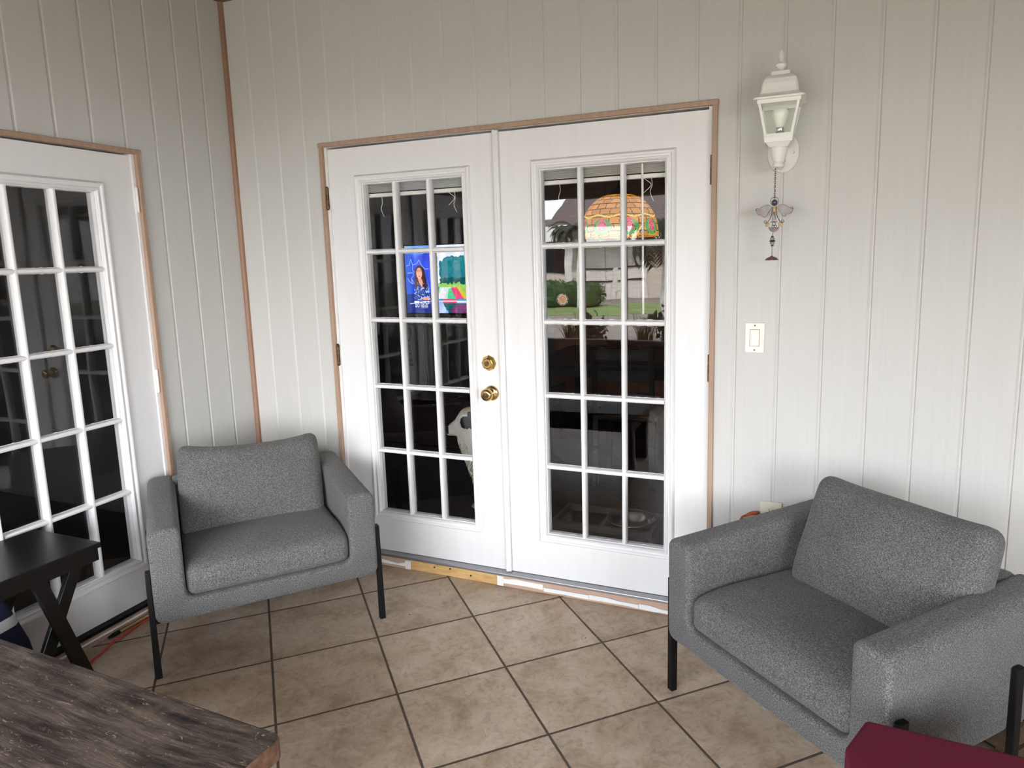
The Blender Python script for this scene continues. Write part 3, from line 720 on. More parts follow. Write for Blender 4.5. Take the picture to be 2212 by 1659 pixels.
bm = bmesh.new(); tube(bm, [(-.001, 0, -.116), (-.004, 0, -.128), (-.004, 0, -.204)], .0010, 6); obj('bead_wire', bm, 'wire', t)
for z, r, h, m in ((-.133, .0055, .4, 'wire'), (-.1415, .0085, .8, 'beadglass'), (-.1495, .0105, .35, 'wire'), (-.157, .0085, .8, 'beadglass'), (-.166, .0060, .4, 'wire')):
    bm = bmesh.new(); ball(bm, (-.004, 0, z), r, (1, 1, h), 12, 8); obj('bead', bm, m, t, True)
bm = bmesh.new(); lathe(bm, [(.0245, -.2185), (.0240, -.2165), (.017, -.210), (.006, -.2055), (.002, -.202)], 24, (-.004, 0, 0)); w = obj('bell_disc', bm, 'plum', t, True)

# ------------------------------------------------------------------ inside the house
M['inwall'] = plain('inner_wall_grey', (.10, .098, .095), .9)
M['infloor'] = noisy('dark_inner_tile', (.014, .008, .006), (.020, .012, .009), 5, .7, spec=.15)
M['rust'] = noisy('rust_wood', (.13, .04, .016), (.18, .065, .027), 6, .5, (1, 1, 8))
M['rug'] = noisy('red_rug', (.07, .012, .010), (.10, .02, .016), 40, .95)
FZ = .05
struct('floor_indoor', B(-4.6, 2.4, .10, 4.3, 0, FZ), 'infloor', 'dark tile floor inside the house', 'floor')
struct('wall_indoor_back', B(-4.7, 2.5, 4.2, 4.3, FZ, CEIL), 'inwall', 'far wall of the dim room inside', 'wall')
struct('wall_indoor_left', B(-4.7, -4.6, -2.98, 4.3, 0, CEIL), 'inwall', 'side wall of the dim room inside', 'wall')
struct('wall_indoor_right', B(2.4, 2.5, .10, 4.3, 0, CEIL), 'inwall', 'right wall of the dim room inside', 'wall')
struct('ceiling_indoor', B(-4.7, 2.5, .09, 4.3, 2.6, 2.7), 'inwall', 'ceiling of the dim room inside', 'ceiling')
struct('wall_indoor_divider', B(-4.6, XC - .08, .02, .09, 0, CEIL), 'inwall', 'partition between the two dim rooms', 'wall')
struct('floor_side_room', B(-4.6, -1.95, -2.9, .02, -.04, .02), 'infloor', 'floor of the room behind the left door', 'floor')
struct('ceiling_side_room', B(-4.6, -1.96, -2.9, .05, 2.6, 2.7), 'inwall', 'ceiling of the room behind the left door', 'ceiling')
struct('wall_side_room_front', B(-4.6, -1.77, -2.98, -2.88, 0, CEIL), 'wall', 'outer wall round the corner from the left door', 'wall')

# television with its picture
def tv_picture():
    S = 2; Wp, Hp = 253 * S, 143 * S
    yy, xx = np.mgrid[0:Hp, 0:Wp]; v = yy / S; sh = v * .045
    u = xx / S; X = u * 4.147 + 130; Y = v * 4.147 + 135   # measuring frame of the close-up
    rs = np.random.RandomState(3)
    def fn(sc, seed=0):
        r = np.random.RandomState(seed); h, w = int(Hp / sc) + 3, int(Wp / sc) + 3; g = r.rand(h, w)
        fy, fx = yy / sc, xx / sc; iy, ix = fy.astype(int), fx.astype(int); ty, tx = fy - iy, fx - ix
        return (g[iy, ix] * (1 - tx) + g[iy, ix + 1] * tx) * (1 - ty) + (g[iy + 1, ix] * (1 - tx) + g[iy + 1, ix + 1] * tx) * ty
    n1, n2, n3 = fn(26, 1), fn(9, 2), fn(4, 3)
    img = np.zeros((Hp, Wp, 3)); cl = lambda c: np.array(c, float)
    def put(mask, c): img[mask] = c if np.ndim(c) == 1 else c[mask]
    def poly(pts):
        m = np.zeros((Hp, Wp), bool); n = len(pts)
        for i in range(n):
            (x0, y0), (x1, y1) = pts[i], pts[(i + 1) % n]
            if y0 == y1: continue
            c = ((Y >= min(y0, y1)) & (Y < max(y0, y1))) & (X < (x1 - x0) * (Y - y0) / (y1 - y0) + x0); m ^= c
        return m
    def line(pts, w):
        m = np.zeros((Hp, Wp), bool)
        for (x0, y0), (x1, y1) in zip(pts, pts[1:]):
            L2 = (x1 - x0) ** 2 + (y1 - y0) ** 2 + 1e-9; t = np.clip(((X - x0) * (x1 - x0) + (Y - y0) * (y1 - y0)) / L2, 0, 1)
            m |= ((X - x0 - t * (x1 - x0)) ** 2 + (Y - y0 - t * (y1 - y0)) ** 2) < w * w
        return m
    ell = lambda cx, cy, rx, ry: ((X - cx) / rx) ** 2 + ((Y - cy) / ry) ** 2 < 1
    mix = lambda a, b_, t: cl(a) * (1 - t[..., None]) + cl(b_) * t[..., None]
    img[:] = mix((26, 52, 196), (46, 92, 232), n1)
    topw = np.clip((215 - Y) / 80 + (n1 - .5) * 1.2 + np.clip((X - 280) / 160, 0, 1) * .5, 0, 1); img[:] = img * (1 - topw[..., None]) + cl((120, 178, 255)) * topw[..., None]
    put(X < 190, mix((24, 70, 190), (30, 100, 225), n1)); put(Y < 165, mix((80, 150, 250), (140, 196, 255), n1))
    low = Y > 560; img[low] = img[low] * .62
    for pl in ([(140, 310), (172, 300), (190, 250), (207, 300), (203, 350), (225, 365)], [(207, 300), (250, 290), (272, 258), (300, 310), (335, 340), (365, 335)], [(148, 372), (210, 370), (205, 400), (188, 420), (195, 470), (160, 440), (150, 420)], [(188, 420), (215, 470)]):
        put(line(pl, 2.2), cl((170, 200, 255)))
    # right hand scene
    R_ = X > 385
    put(R_, mix((205, 215, 248), (240, 244, 255), n1)); put(R_ & (X < 448 + 20 * n2) & (Y > 230) & (Y < 480), mix((60, 120, 225), (130, 185, 245), n1))
    put(R_ & (Y > 455 + 20 * n2), mix((110, 185, 70), (185, 215, 110), n2))
    put(R_ & (X > 470) & (X < 620) & (Y > 500) & (Y < 605), mix((150, 215, 190), (225, 232, 235), n1))
    put(poly([(425, 600), (500, 505), (545, 505), (520, 605)]), mix((215, 200, 225), (235, 235, 240), n2)); put(poly([(545, 605), (560, 515), (600, 505), (640, 605)]), mix((60, 180, 160), (120, 215, 120), n2))
    put(poly([(585, 505), (640, 500), (715, 605), (635, 605)]), mix((215, 40, 95), (235, 90, 130), n2)); put(poly([(640, 495), (670, 495), (780, 605), (715, 605)]), cl((200, 190, 60)))
    put(line([(425, 590), (465, 500)], 6), cl((60, 70, 210)))
    edge = 24 * (n2 - .5) + 14 * (n3 - .5)
    tree = (X > 478 + edge) & (Y > 235 + edge * .8 + np.clip((560 - X) / 60, 0, 2) * 34) & (Y < 470 + 40 * (n2 - .5)) & (X < 905 + edge)
    put(tree, mix((6, 92, 112), (34, 150, 150), np.clip(n3 * .7 + n2 * .5 - .1, 0, 1))); put(tree & (Y > 415), mix((4, 60, 70), (10, 100, 95), n2))
    b_ = R_ & (Y > 603); put(b_, mix((80, 120, 225), (205, 222, 250), n1)); put(b_ & (Y < 626), mix((40, 120, 170), (60, 150, 190), n2)); put(b_ & (Y < 642) & (X > 500) & (X < 640), cl((205, 70, 110)))
    put(b_ & (Y > 640) & (X > 500 + (Y - 640) * .55 + edge), mix((16, 70, 82), (30, 105, 110), n2)); put(ell(690, 710, 110, 62), mix((95, 40, 95), (140, 75, 125), n2))
    # presenter
    put(ell(276, 380, 52, 76) | poly([(226, 380), (328, 380), (345, 505), (300, 520), (235, 505), (214, 470)]), mix((42, 26, 24), (84, 52, 44), n2))
    body = poly([(214, 480), (250, 452), (275, 500), (322, 452), (362, 478), (374, 612), (204, 612)])
    put(body, mix((16, 36, 130), (40, 80, 190), n3)); put(body & (n3 > .62), cl((150, 190, 235))); put(body & (n3 < .27), cl((10, 16, 60)))
    put(poly([(226, 410), (250, 430), (244, 512), (216, 498)]) | poly([(312, 400), (338, 420), (346, 505), (318, 515)]), mix((40, 25, 24), (82, 50, 42), n2))
    put(poly([(252, 420), (290, 420), (304, 455), (292, 505), (266, 462)]), cl((222, 150, 130))); put(ell(270, 375, 29, 49), mix((224, 150, 128), (240, 180, 158), np.clip((Y - 330) / 80, 0, 1)))
    put(ell(258, 358, 7, 3) | ell(283, 358, 7, 3), cl((60, 30, 30))); put(line([(250, 349), (265, 347)], 2) | line([(277, 347), (291, 349)], 2), cl((70, 40, 35))); put(ell(271, 401, 10, 5), cl((190, 60, 70))); put(line([(270, 365), (269, 383)], 1.8), cl((200, 125, 108)))
    put(ell(330, 598, 46, 13), mix((220, 150, 130), (240, 175, 155), n2))
    put(line([(160, 645), (385, 622), (1200, 622)], 3), cl((225, 235, 255)))
    # lettering
    G = {'W': '10001 10001 10001 10101 10101 11011 10001', 'O': '01110 10001 10001 10001 10001 10001 01110', 'R': '11110 10001 10001 11110 10100 10010 10001', 'L': '10000 10000 10000 10000 10000 10000 11111', 'D': '11110 10001 10001 10001 10001 10001 11110',
         'T': '11111 00100 00100 00100 00100 00100 00100', 'N': '10001 11001 11001 10101 10011 10011 10001', 'E': '11111 10000 10000 11110 10000 10000 11111', 'S': '01111 10000 10000 01110 00001 00001 11110', '1': '00100 01100 00100 00100 00100 00100 01110', '0': '01110 10001 10001 10001 10001 10001 01110'}
    def text(s, x0, y0, cw, ch, c):
        for i, chh in enumerate(s):
            g = np.array([[int(k) for k in r] for r in G[chh].split()]); gx = ((X - x0 - i * cw * 1.18) / cw * 5); gy = ((Y - y0) / ch * 7)
            ok = (gx >= 0) & (gx < 5) & (gy >= 0) & (gy < 7); m = np.zeros_like(ok); m[ok] = g[gy[ok].astype(int), gx[ok].astype(int)] > 0; put(m, cl(c))
    put(poly([(206, 622), (258, 622), (258, 636), (206, 636)]), cl((235, 240, 255)))
    text('10', 210, 641, 21, 36, (250, 250, 255)); text('1', 212, 641, 21, 36, (250, 250, 255)); text('WORLD', 270, 622, 15.5, 24, (250, 250, 255)); text('T', 362, 622, 15.5, 24, (235, 90, 110)); text('NEWS', 272, 651, 15.5, 24, (250, 250, 255))
    put(line([(272, 682), (340, 682)], 1.6), cl((250, 250, 255)))
    return lin(img), Wp, Hp
TVX0, TVX1, TVZ0, TVZ1, TVY = -3.53, -2.17, .945, 1.712, 4.10
t = thing('television', 'wall mounted flat television showing a news presenter, seen through the left leaf', 'television', (0, 0, 0))
obj('tv_case', B(TVX0 - .012, TVX1 + .012, TVY, TVY + .045, TVZ0 - .018, TVZ1 + .012, .004), 'black', t)
obj('wall_bracket', B(-3.1, -2.6, TVY + .045, 4.2, 1.15, 1.5), 'black', t)
img, Wp, Hp = tv_picture()
gx = np.linspace(TVX0, TVX1, Wp + 1); gz = np.linspace(TVZ1, TVZ0, Hp + 1)
vv = np.stack([np.tile(gx, Hp + 1), np.full((Wp + 1) * (Hp + 1), TVY - .001), np.repeat(gz, Wp + 1)], 1)
ii = (np.arange(Hp)[:, None] * (Wp + 1) + np.arange(Wp)[None]).ravel(); ff = np.stack([ii, ii + Wp + 1, ii + Wp + 2, ii + 1], 1)
m = vcol('screen_picture', .3, .95); m.node_tree.nodes['Principled BSDF'].inputs['Base Color'].default_value = (0, 0, 0, 1)
for l in list(m.node_tree.links):
    if l.to_socket.name == 'Base Color': m.node_tree.links.remove(l)
colmesh('screen', vv.tolist(), ff.tolist(), img.reshape(-1, 3), m, t)

# raised blinds on the inner side of both leaves
def blind(label, x0, x1, wand):
    t = thing('mini_blind', label, 'blind', (0, 0, 0), 0, 'raised blinds on the double doors')
    obj('head_rail', B(x0, x1, .062, .090, 1.955, 1.985, .002), 'white', t)
    bm = bmesh.new()
    for k in range(16):
        z = 1.882 + k * .0046; box(bm, x0 + .004, x1 - .004, .064 + .002 * random.random(), .088, z, z + .0016)
    obj('slat_stack', bm, 'white', t); obj('bottom_rail', B(x0, x1, .064, .088, 1.858, 1.876, .003), 'white', t)
    for x in (x0 + .1, x1 - .1):
        bm = bmesh.new(); tube(bm, spline([(x, .0605, 1.865), (x + .004, .060, 1.83), (x - .004, .060, 1.80), (x + .010, .060, 1.765)], 5), .0012, 6); obj('lift_cord', bm, 'white', t)
    bm = bmesh.new(); tube(bm, spline([(x1 - .14, .0605, 1.866), (x1 - .12, .060, 1.85), (x1 - .10, .060, 1.83), (x1 - .13, .060, 1.80)], 5), .0012, 6)
    obj('lift_cord', bm, 'white', t)
    if wand:
        bm = bmesh.new(); tube(bm, [(wand, .068, 1.965), (wand, .062, 1.90), (wand + .003, .062, 1.30)], .0048, 8); obj('tilt_wand', bm, 'white', t, True)
blind('raised white blind behind the top panes of the left leaf', -1.13, -.53, None)
blind('raised white blind with a tilt wand behind the top panes of the right leaf', -.215, .385, .248)

# round sticker on the glass of the right leaf
t = thing('round_sticker', 'round orange and green sticker with white ring lettering on the right leaf glass', 'sticker', (-.098, .0285, 1.365))
bm = bmesh.new(); lathe(bm, [(.0185, 0), (.0185, .0006)], 40, (0, 0, 0), 'y'); obj('sticker_face', bm, noisy('sticker_print', (.42, .10, .06), (.50, .26, .12), 90, .5), t)
bm = bmesh.new(); tube(bm, [(.0190 * math.cos(2 * PI * k / 40), -.0003, .0190 * math.sin(2 * PI * k / 40)) for k in range(40)], .0008, 5, True)
obj('sticker_rim', bm, 'white', t)
bm = bmesh.new(); prism(bm, [(-.010, -.006), (-.004, -.002), (0, .004), (.003, .001), (.011, -.001), (.006, -.006), (.001, -.009), (-.005, -.010)], -.0012, -.0006); obj('sticker_motif', bm, plain('sticker_green', (.18, .26, .08), .5), t)
def letters(txt, r, a0, a1, size, flip):
    bm = bmesh.new()
    for k, chh in enumerate(txt):
        if chh == ' ': continue
        cu = D.curves.new('t', 'FONT'); cu.body = chh; cu.size = size; cu.align_x = 'CENTER'; cu.extrude = .0002
        ob = D.objects.new('t', cu); C.objects.link(ob); dg = bpy.context.evaluated_depsgraph_get(); me = D.meshes.new_from_object(ob.evaluated_get(dg))
        a = a0 + (a1 - a0) * k / (len(txt) - 1); rot = a - PI / 2 if not flip else a + PI / 2
        mt = Matrix.Translation((r * math.cos(a), -.0006, r * math.sin(a))) @ Matrix.Rotation(-rot, 4, 'Y') @ Matrix.Rotation(PI / 2, 4, 'X')
        me.transform(mt); bm.from_mesh(me); D.objects.remove(ob); D.curves.remove(cu); D.meshes.remove(me)
    return bm
obj('sticker_lettering', letters('NATIONAL RIFLE', .0212, PI * .98, PI * .02, .0072, False), 'white', t)
obj('sticker_lettering', letters('ASSOCIATION', .0265, PI * 1.12, PI * 1.88, .0072, True), 'white', t)

# stained glass pendant over a dining table
PX, PY, PZ = -.392, 2.0, 1.668
t = thing('pendant_lamp', 'stained glass dome lamp with flowers hanging on a chain inside the right leaf', 'lamp', (PX, PY, PZ))
NU, NV = 240, 130; Rl, Hl = .275, .300
vs, fs, cs = [], [], []
for j in range(NV + 1):
    s = j / NV; ang = s * PI / 2 * .93; r = Rl * (math.cos(ang) ** .80) if s < 1 else .04; r = max(r, .045); z = Hl * math.sin(ang) / math.sin(PI / 2 * .93)
    if s < .06: r = Rl * (.985 + .25 * s)
    for i in range(NU): a = 2 * PI * i / NU; vs.append((r * math.cos(a), r * math.sin(a), z))
rs = random.Random(5)
rows = [0, .09, .20, .315, .36, .47, .58, .69, .80, .91, 1.01]
for j in range(NV):
    s = (j + .5) / NV; row = max(k for k, q in enumerate(rows) if s >= q); 
    for i in range(NU):
        a = (i + .5) / NU; fs.append((j * NU + i, j * NU + (i + 1) % NU, (j + 1) * NU + (i + 1) % NU, (j + 1) * NU + i))
        cnt = 24 if row < 4 else (20 if row < 7 else 13); col = (a * cnt + .5 * (row % 2) + .18 * noise.noise((a * 40, s * 12, 0))); k = int(col); fr = col - k
        rnd = random.Random(row * 977 + k % cnt); br = .75 + .4 * rnd.random()
        c = np.array([.72, .29, .03]) * br
        wav = .335 + .018 * math.sin(a * 2 * PI * 9)
        lead = fr < .075 or min(abs(s - q) for q in rows) < .009
        m9 = (a * 9) % 1
        if abs(s - wav) < .02: c = np.array([.95, .62, .05]); lead = abs(abs(s - wav) - .02) < .004
        elif s < wav:
            dx, ds = (m9 - .5) * .19 , (s - .17)
            if (dx / .035) ** 2 + (ds / .085) ** 2 < 1: c = np.array([.80, .14, .22]) * br; lead = lead and False or abs((dx / .035) ** 2 + (ds / .085) ** 2 - .55) < .05
            elif (dx / .07) ** 2 + ((s - .16) / .13) ** 2 < 1: c = np.array([.10, .38, .09]) * br; lead = fr < .06
            if abs(s - .27) < .022 and min(abs(m9 - q) for q in (.42, .5, .58)) < .03: c = np.array([.9, .08, .2]); lead = False
        if lead: c = np.array([.012, .010, .008])
        cs.append(c)
m = vcol('stained_glass', .25, .60, spec=.6)
colmesh('glass_shade', vs, fs, cs, m, t, True)
bm = bmesh.new(); lathe(bm, [(.050, Hl - .012), (.085, Hl - .006), (.075, Hl + .012), (.040, Hl + .026), (.018, Hl + .045), (.010, Hl + .06)], 28); obj('shade_cap', bm, 'black', t, True)
bm = bmesh.new(); z = Hl + .07; k = 0
while z < 2.59 - PZ:
    pts = []
    for a in range(10):
        an = 2 * PI * a / 10; u, w = .009 * math.cos(an), .020 * math.sin(an); pts.append((u, 0, z + w) if k % 2 else (0, u, z + w))
    tube(bm, pts, .003, 5, True); z += .031; k += 1
obj('chain', bm, 'black', t, True)
bm = bmesh.new(); ball(bm, (0, 0, .14), .035); obj('bulb', bm, plain('warm_bulb', (.9, .8, .6), .4, **{'Emission Color': (1, .72, .38, 1), 'Emission Strength': 1.5}), t, True)
M['darktable'] = noisy('black_dining_wood', (.004, .0033, .003), (.007, .006, .0055), 8, .3, (1, 6, 6), .05, spec=.2)
t = thing('dining_table', 'black dining table beneath the stained glass lamp, seen through the right leaf', 'table', (-.40, 2.30, FZ))
obj('table_top', B(-.62, .62, -.48, .48, .715, .75, .004), 'darktable', t)
obj('apron', B(-.56, .56, -.42, .42, .63, .715), 'darktable', t)
for x in (-.54, .54):
    for y in (-.40, .40): obj('leg', B(x - .035, x + .035, y - .035, y + .035, 0, .64, .003), 'darktable', t)
def dchair(label, x, y, rz):
    t = thing('dining_chair', label, 'chair', (x, y, FZ), rz, 'dark dining chairs')
    obj('seat', B(-.21, .21, -.20, .21, .44, .475, .012), 'darktable', t)
    for sx in (-1, 1):
        obj('leg', B(sx * .185 - .018, sx * .185 + .018, .165, .20, 0, .44), 'darktable', t)
        bm = bmesh.new(); xx = sx * .185
        hexa(bm, [(xx - .018, -.235, 0), (xx + .018, -.235, 0), (xx + .018, -.20, 0), (xx - .018, -.20, 0)], [(xx - .018, -.195, .45), (xx + .018, -.195, .45), (xx + .018, -.16, .45), (xx - .018, -.16, .45)])
        obj('leg', bm, 'darktable', t)
        bm = bmesh.new(); hexa(bm, [(xx - .018, -.195, .45), (xx + .018, -.195, .45), (xx + .018, -.165, .45), (xx - .018, -.165, .45)], [(xx - .016, -.265, .93), (xx + .016, -.265, .93), (xx + .016, -.24, .93), (xx - .016, -.24, .93)]); obj('back_post', bm, 'darktable', t)
    for z in (.56, .70, .84):
        y = -.18 - (z - .45) * .145; obj('back_rail', B(-.17, .17, y - .009, y + .009, z, z + .07, .003), 'darktable', t)
dchair('dark dining chair with its back to the door, left of the dog bowl', -.22, 1.62, .05); dchair('dark dining chair at the left end of the dining table', -1.22, 2.3, -PI / 2 - .1)
bm = bmesh.new(); lathe(bm, [(.055, 0), (.06, .004), (.10, .03), (.145, .07), (.152, .072), (.146, .074), (.10, .036), (.05, .012), (.002, .010)], 36)
o = tag(obj('serving_bowl', bm, 'steel', smooth=True), 'shiny metal serving bowl on the black dining table', 'bowl'); o.location = (-.42, 2.12, FZ + .75)
t = thing('kitchen_cabinet', 'rust brown cabinet against the far wall beyond the dining table', 'cabinet', (-.45, 3.95, FZ))
obj('body', B(-1.1, 1.1, -.23, .24, 0, 2.3), 'rust', t)
for k in range(4):
    x0 = -1.09 + k * .545; d = obj('door', B(x0 + .01, x0 + .535, -.25, -.23, .1, 2.25, .004), 'rust', t)
    xx = x0 + (.48 if k % 2 == 0 else .065); bm = bmesh.new(); lathe(bm, [(.012, 0), (.014, .02), (.006, .026)], 12, (xx, -.25, 1.05), 'y'); obj('knob', bm, 'black', d)
o = tag(obj('area_rug', B(-3.4, -1.5, 1.9, 3.6, FZ, FZ + .012, .004), 'rug'), 'dark red rug on the floor below the television', 'rug')

# dog's raised bowl
t = thing('bowl_stand', 'dark raised stand holding the dog bowl behind the right leaf', 'stand', (.05, .415, FZ))
bm = bmesh.new()
for q in ((-.33, .19, -.135, -.115), (-.33, .19, .115, .135)): box(bm, q[0], q[1], q[2], q[3], .155, .185)
for x in (-.33, -.08, .17): box(bm, x, x + .02, -.115, .115, .155, .185)
M['standwood'] = noisy('dark_stand', (.028, .021, .018), (.04, .03, .025), 10, .5)
obj('top_frame', bm, 'standwood', t)
for x in (-.32, .18):
    for y in (-.125, .125): obj('leg', B(x - .012, x + .012, y - .012, y + .012, 0, .157), 'standwood', t)
bm = bmesh.new(); M['bowlsteel'] = plain('brushed_steel', (.88, .88, .88), .2, 1)
lathe(bm, [(.070, .0), (.082, .004), (.100, .045), (.114, .066), (.126, .069), (.127, .072), (.113, .071), (.096, .042), (.076, .010), (.002, .008)], 48)
o = tag(obj('dog_bowl', bm, 'bowlsteel', smooth=True), 'stainless steel dog bowl in the raised stand behind the right leaf', 'bowl'); o.location = (.105, .415, FZ + .128)

# leash hanging on the pale closet door
M['console'] = plain('pale_console', (.17, .168, .16), .6)
t = thing('media_console', 'pale grey media console below the television', 'console', (-2.85, 3.98, FZ))
obj('body', B(-.85, .85, -.16, .215, .05, .80, .004), 'console', t)
for k in range(3): obj('door', B(-.84 + k * .56, -.29 + k * .56, -.178, -.16, .07, .78, .004), 'console', t)
obj('plinth', B(-.80, .80, -.13, .2, 0, .05), 'black', t)
t = thing('dog_leash', 'black striped leash with a loop hanging on the media console', 'leash', (-3.36, 3.795, .83))
M['strap'] = noisy('striped_strap', (.01, .01, .01), (.07, .07, .07), 14, .8, (.1, .1, 3), lo=.49, hi=.51, detail=0)
bm = bmesh.new(); tube(bm, spline([(-.02, -.006, 0), (-.055, -.008, -.06), (-.045, -.008, -.15), (0, -.008, -.185), (.045, -.008, -.15), (.05, -.008, -.06), (.02, -.006, 0)], 6), .011, 8); obj('loop', bm, 'black', t, True)
bm = bmesh.new(); ball(bm, (0, -.008, 0), .04, (1.3, .4, .7)); obj('knot', bm, 'black', t, True)
bm = bmesh.new(); prism(bm, [(-.022, -.18), (.022, -.18), (.062, -.46), (-.062, -.46)], -.008, .004); obj('strap', bm, 'strap', t)

# ------------------------------------------------------------------ the dog
def dog():
    """sitting white dog with black eye patches, faces -x; origin on the floor between the paws"""
    bm = bmesh.new()
    def cap(p0, p1, r0, r1, n=7):
        p0, p1 = Vector(p0), Vector(p1)
        for k in range(n): f = k / (n - 1); ball(bm, p0.lerp(p1, f), r0 + (r1 - r0) * f, u=14, v=9)
    # trunk: haunches low at the back, chest high in front
    HP, HS = Vector((-.17, 0, .49)), 1.24
    def hd(p): return HP + (Vector(p) - HP) * HS
    def hball(c, r, sc=(1, 1, 1)): ball(bm, hd(c), r * HS, sc)
    cap((.31, 0, .13), (.13, 0, .33), .130, .112); cap((.13, 0, .33), (.085, 0, .38), .112, .095); cap((.10, 0, .26), (.085, 0, .36), .100, .098)
    cap((.085, 0, .38), (.020, 0, .52), .094, .080); cap((.085, 0, .27), (.030, 0, .43), .080, .092); cap((.045, 0, .31), (-.022, 0, .435), .070, .078)                    # neck
    hball((-.035, 0, .545), .073, (1.05, .92, .95)); hball((-.020, 0, .520), .066, (1, .95, .9))      # skull
    cap(hd((-.075, 0, .525)), hd((-.150, 0, .488)), .046 * HS, .029 * HS)                            # muzzle
    hball((-.120, 0, .476), .027, (1.5, .85, .6)); hball((-.086, 0, .548), .040, (.8, .85, .7))       # lower jaw, stop and brow
    for s in (-1, 1):
        hball((-.075, s * .030, .556), .022)
        cap((.075, s * .064, .30), (.065, s * .068, .17), .048, .034); cap((.065, s * .068, .17), (.06, s * .068, .03), .032, .026)   # fore leg
        ball(bm, (.042, s * .068, .022), .032, (1.45, .95, .7))
        ball(bm, (.285, s * .085, .135), .098, (1.05, .62, 1.05))      # thigh
        cap((.25, s * .10, .055), (.33, s * .10, .04), .035, .032); cap((.24, s * .11, .022), (.15, s * .11, .022), .028, .025)        # hock and hind paw
    cap((.40, 0, .07), (.42, .14, .04), .045, .03)
    me = D.meshes.new('tmp'); bm.to_mesh(me); bm.free(); ob = D.objects.new('tmp', me); C.objects.link(ob)
    r = ob.modifiers.new('r', 'REMESH'); r.mode = 'VOXEL'; r.voxel_size = .0065
    s_ = ob.modifiers.new('s', 'SMOOTH'); s_.factor = .5; s_.iterations = 7
    dg = bpy.context.evaluated_depsgraph_get(); me2 = D.meshes.new_from_object(ob.evaluated_get(dg)); D.objects.remove(ob); D.meshes.remove(me)
    n = len(me2.polygons); cols = np.zeros((n, 4), np.float32); cols[:, 3] = 1
    W_, K_ = np.array((.80, .765, .68)), np.array((.012, .011, .012))
    for p in me2.polygons:
        c0 = Vector(p.center); c = HP + (c0 - HP) / HS if c0.x < .10 and c0.z > .44 else c0; w = .012 * noise.noise(c * 55); col = W_ * (.93 + .1 * noise.noise(c * 25))
        e = Vector(((c.x + .046), (abs(c.y) - .055) * .9, (c.z - .545)))
        if math.sqrt((e.x / .034) ** 2 + (e.y / .045) ** 2 + (e.z / .031) ** 2) + w * 20 < 1: col = K_
        if c.x > .005 and c.z > .50 and abs(c.y) > .045 + w: col = K_ * 1.3
        if c.x < -.095 and c.z > .507 + w * .5 and abs(c.y) < .016 + w: col = np.array((.60, .42, .37))
        if c.x < -.152 + w * .3 and c.z > .474: col = K_
        if c.z > .585 and c.x > -.07: col = np.array((.66, .55, .40))
        if c0.x > .20 and c0.z > .16 + 3 * w: col = K_ * 2
        if c0.z < .44: col = W_ * (.93 + .1 * noise.noise(c0 * 25)) if c0.x <= .20 or c0.z < .16 + 3 * w else K_ * 2
        cols[p.index, :3] = col
    ca = me2.attributes.new('Col', 'FLOAT_COLOR', 'FACE'); ca.data.foreach_set('color', cols.ravel())
    for p in me2.polygons: p.use_smooth = True
    mt = vcol('dog_coat', .85, 0, spec=.15); nt = mt.node_tree; bump(nt, nt.nodes['Principled BSDF'], noise_tex(nt, coords(nt, (1, 1, .3)), 130, 3), .6, .006)
    me2.materials.clear(); me2.materials.append(mt); me2.name = 'dog'
    o = D.objects.new('dog', me2); C.objects.link(o); tag(o, 'white dog with black eye patch sitting behind the glass of the left leaf', 'dog')
    bm = bmesh.new(); lathe(bm, [(.006, -.006), (.0155, 0), (.0165, .008), (.010, .016), (.003, .018)], 16)
    bmesh.ops.transform(bm, matrix=Matrix.Translation((-.179, 0, .500)) @ Matrix.Rotation(-PI / 2 - .3, 4, 'Y') @ Matrix.Scale(HS, 4), verts=bm.verts[:]); obj('nose', bm, plain('dog_nose', (.01, .009, .01), .3), o, True)
    for s in (-1, 1):
        bm = bmesh.new(); ball(bm, hd((-.066, s * .0515, .546)), .0095 * HS); obj('eye', bm, plain('dog_eye', (.012, .008, .006), .06, spec=.8), o, True)
        bm = bmesh.new(); pts = [(.005, .050, .600), (-.035, .062, .598), (-.030, .084, .560), (-.012, .092, .520), (.012, .088, .535), (.020, .070, .575)]
        vs_ = [bm.verts.new(hd((x, s * y, z))) for x, y, z in pts] ; vs2 = [bm.verts.new(hd((x, s * (y - .009), z))) for x, y, z in pts]; k = len(pts)
        bm.faces.new(vs_); bm.faces.new(vs2[::-1])
        for q in range(k): bm.faces.new([vs_[q], vs2[q], vs2[(q + 1) % k], vs_[(q + 1) % k]])
        bmesh.ops.recalc_face_normals(bm, faces=bm.faces[:]); obj('ear', bm, plain('dog_ear', (.015, .013, .013), .9), o, True)
    bm = bmesh.new(); rnd = random.Random(2)
    for k in range(620):
        z = rnd.uniform(.16, .46); y = rnd.uniform(-.085, .085); x = -.090 + max(0, .44 - z) * .36 + abs(y) * .40 + 2.5 * y * y
        L = rnd.uniform(.03, .055); d = Vector((-.10 - rnd.random() * .22, y * 2 + rnd.uniform(-.15, .15), -1)).normalized()
        tube(bm, [(x + .012, y, z), Vector((x, y, z)) + d * L * .5, Vector((x + .006, y, z)) + d * L], [.0050, .0040, .0005], 5)
    obj('chest_fur', bm, plain('dog_ruff', (.80, .77, .68), .9), o, True)
    return o
dg_ = dog(); dg_.location = (-.980, .80, FZ); dg_.rotation_euler = (0, 0, math.radians(10)); dg_.scale = (.965, .965, .965)

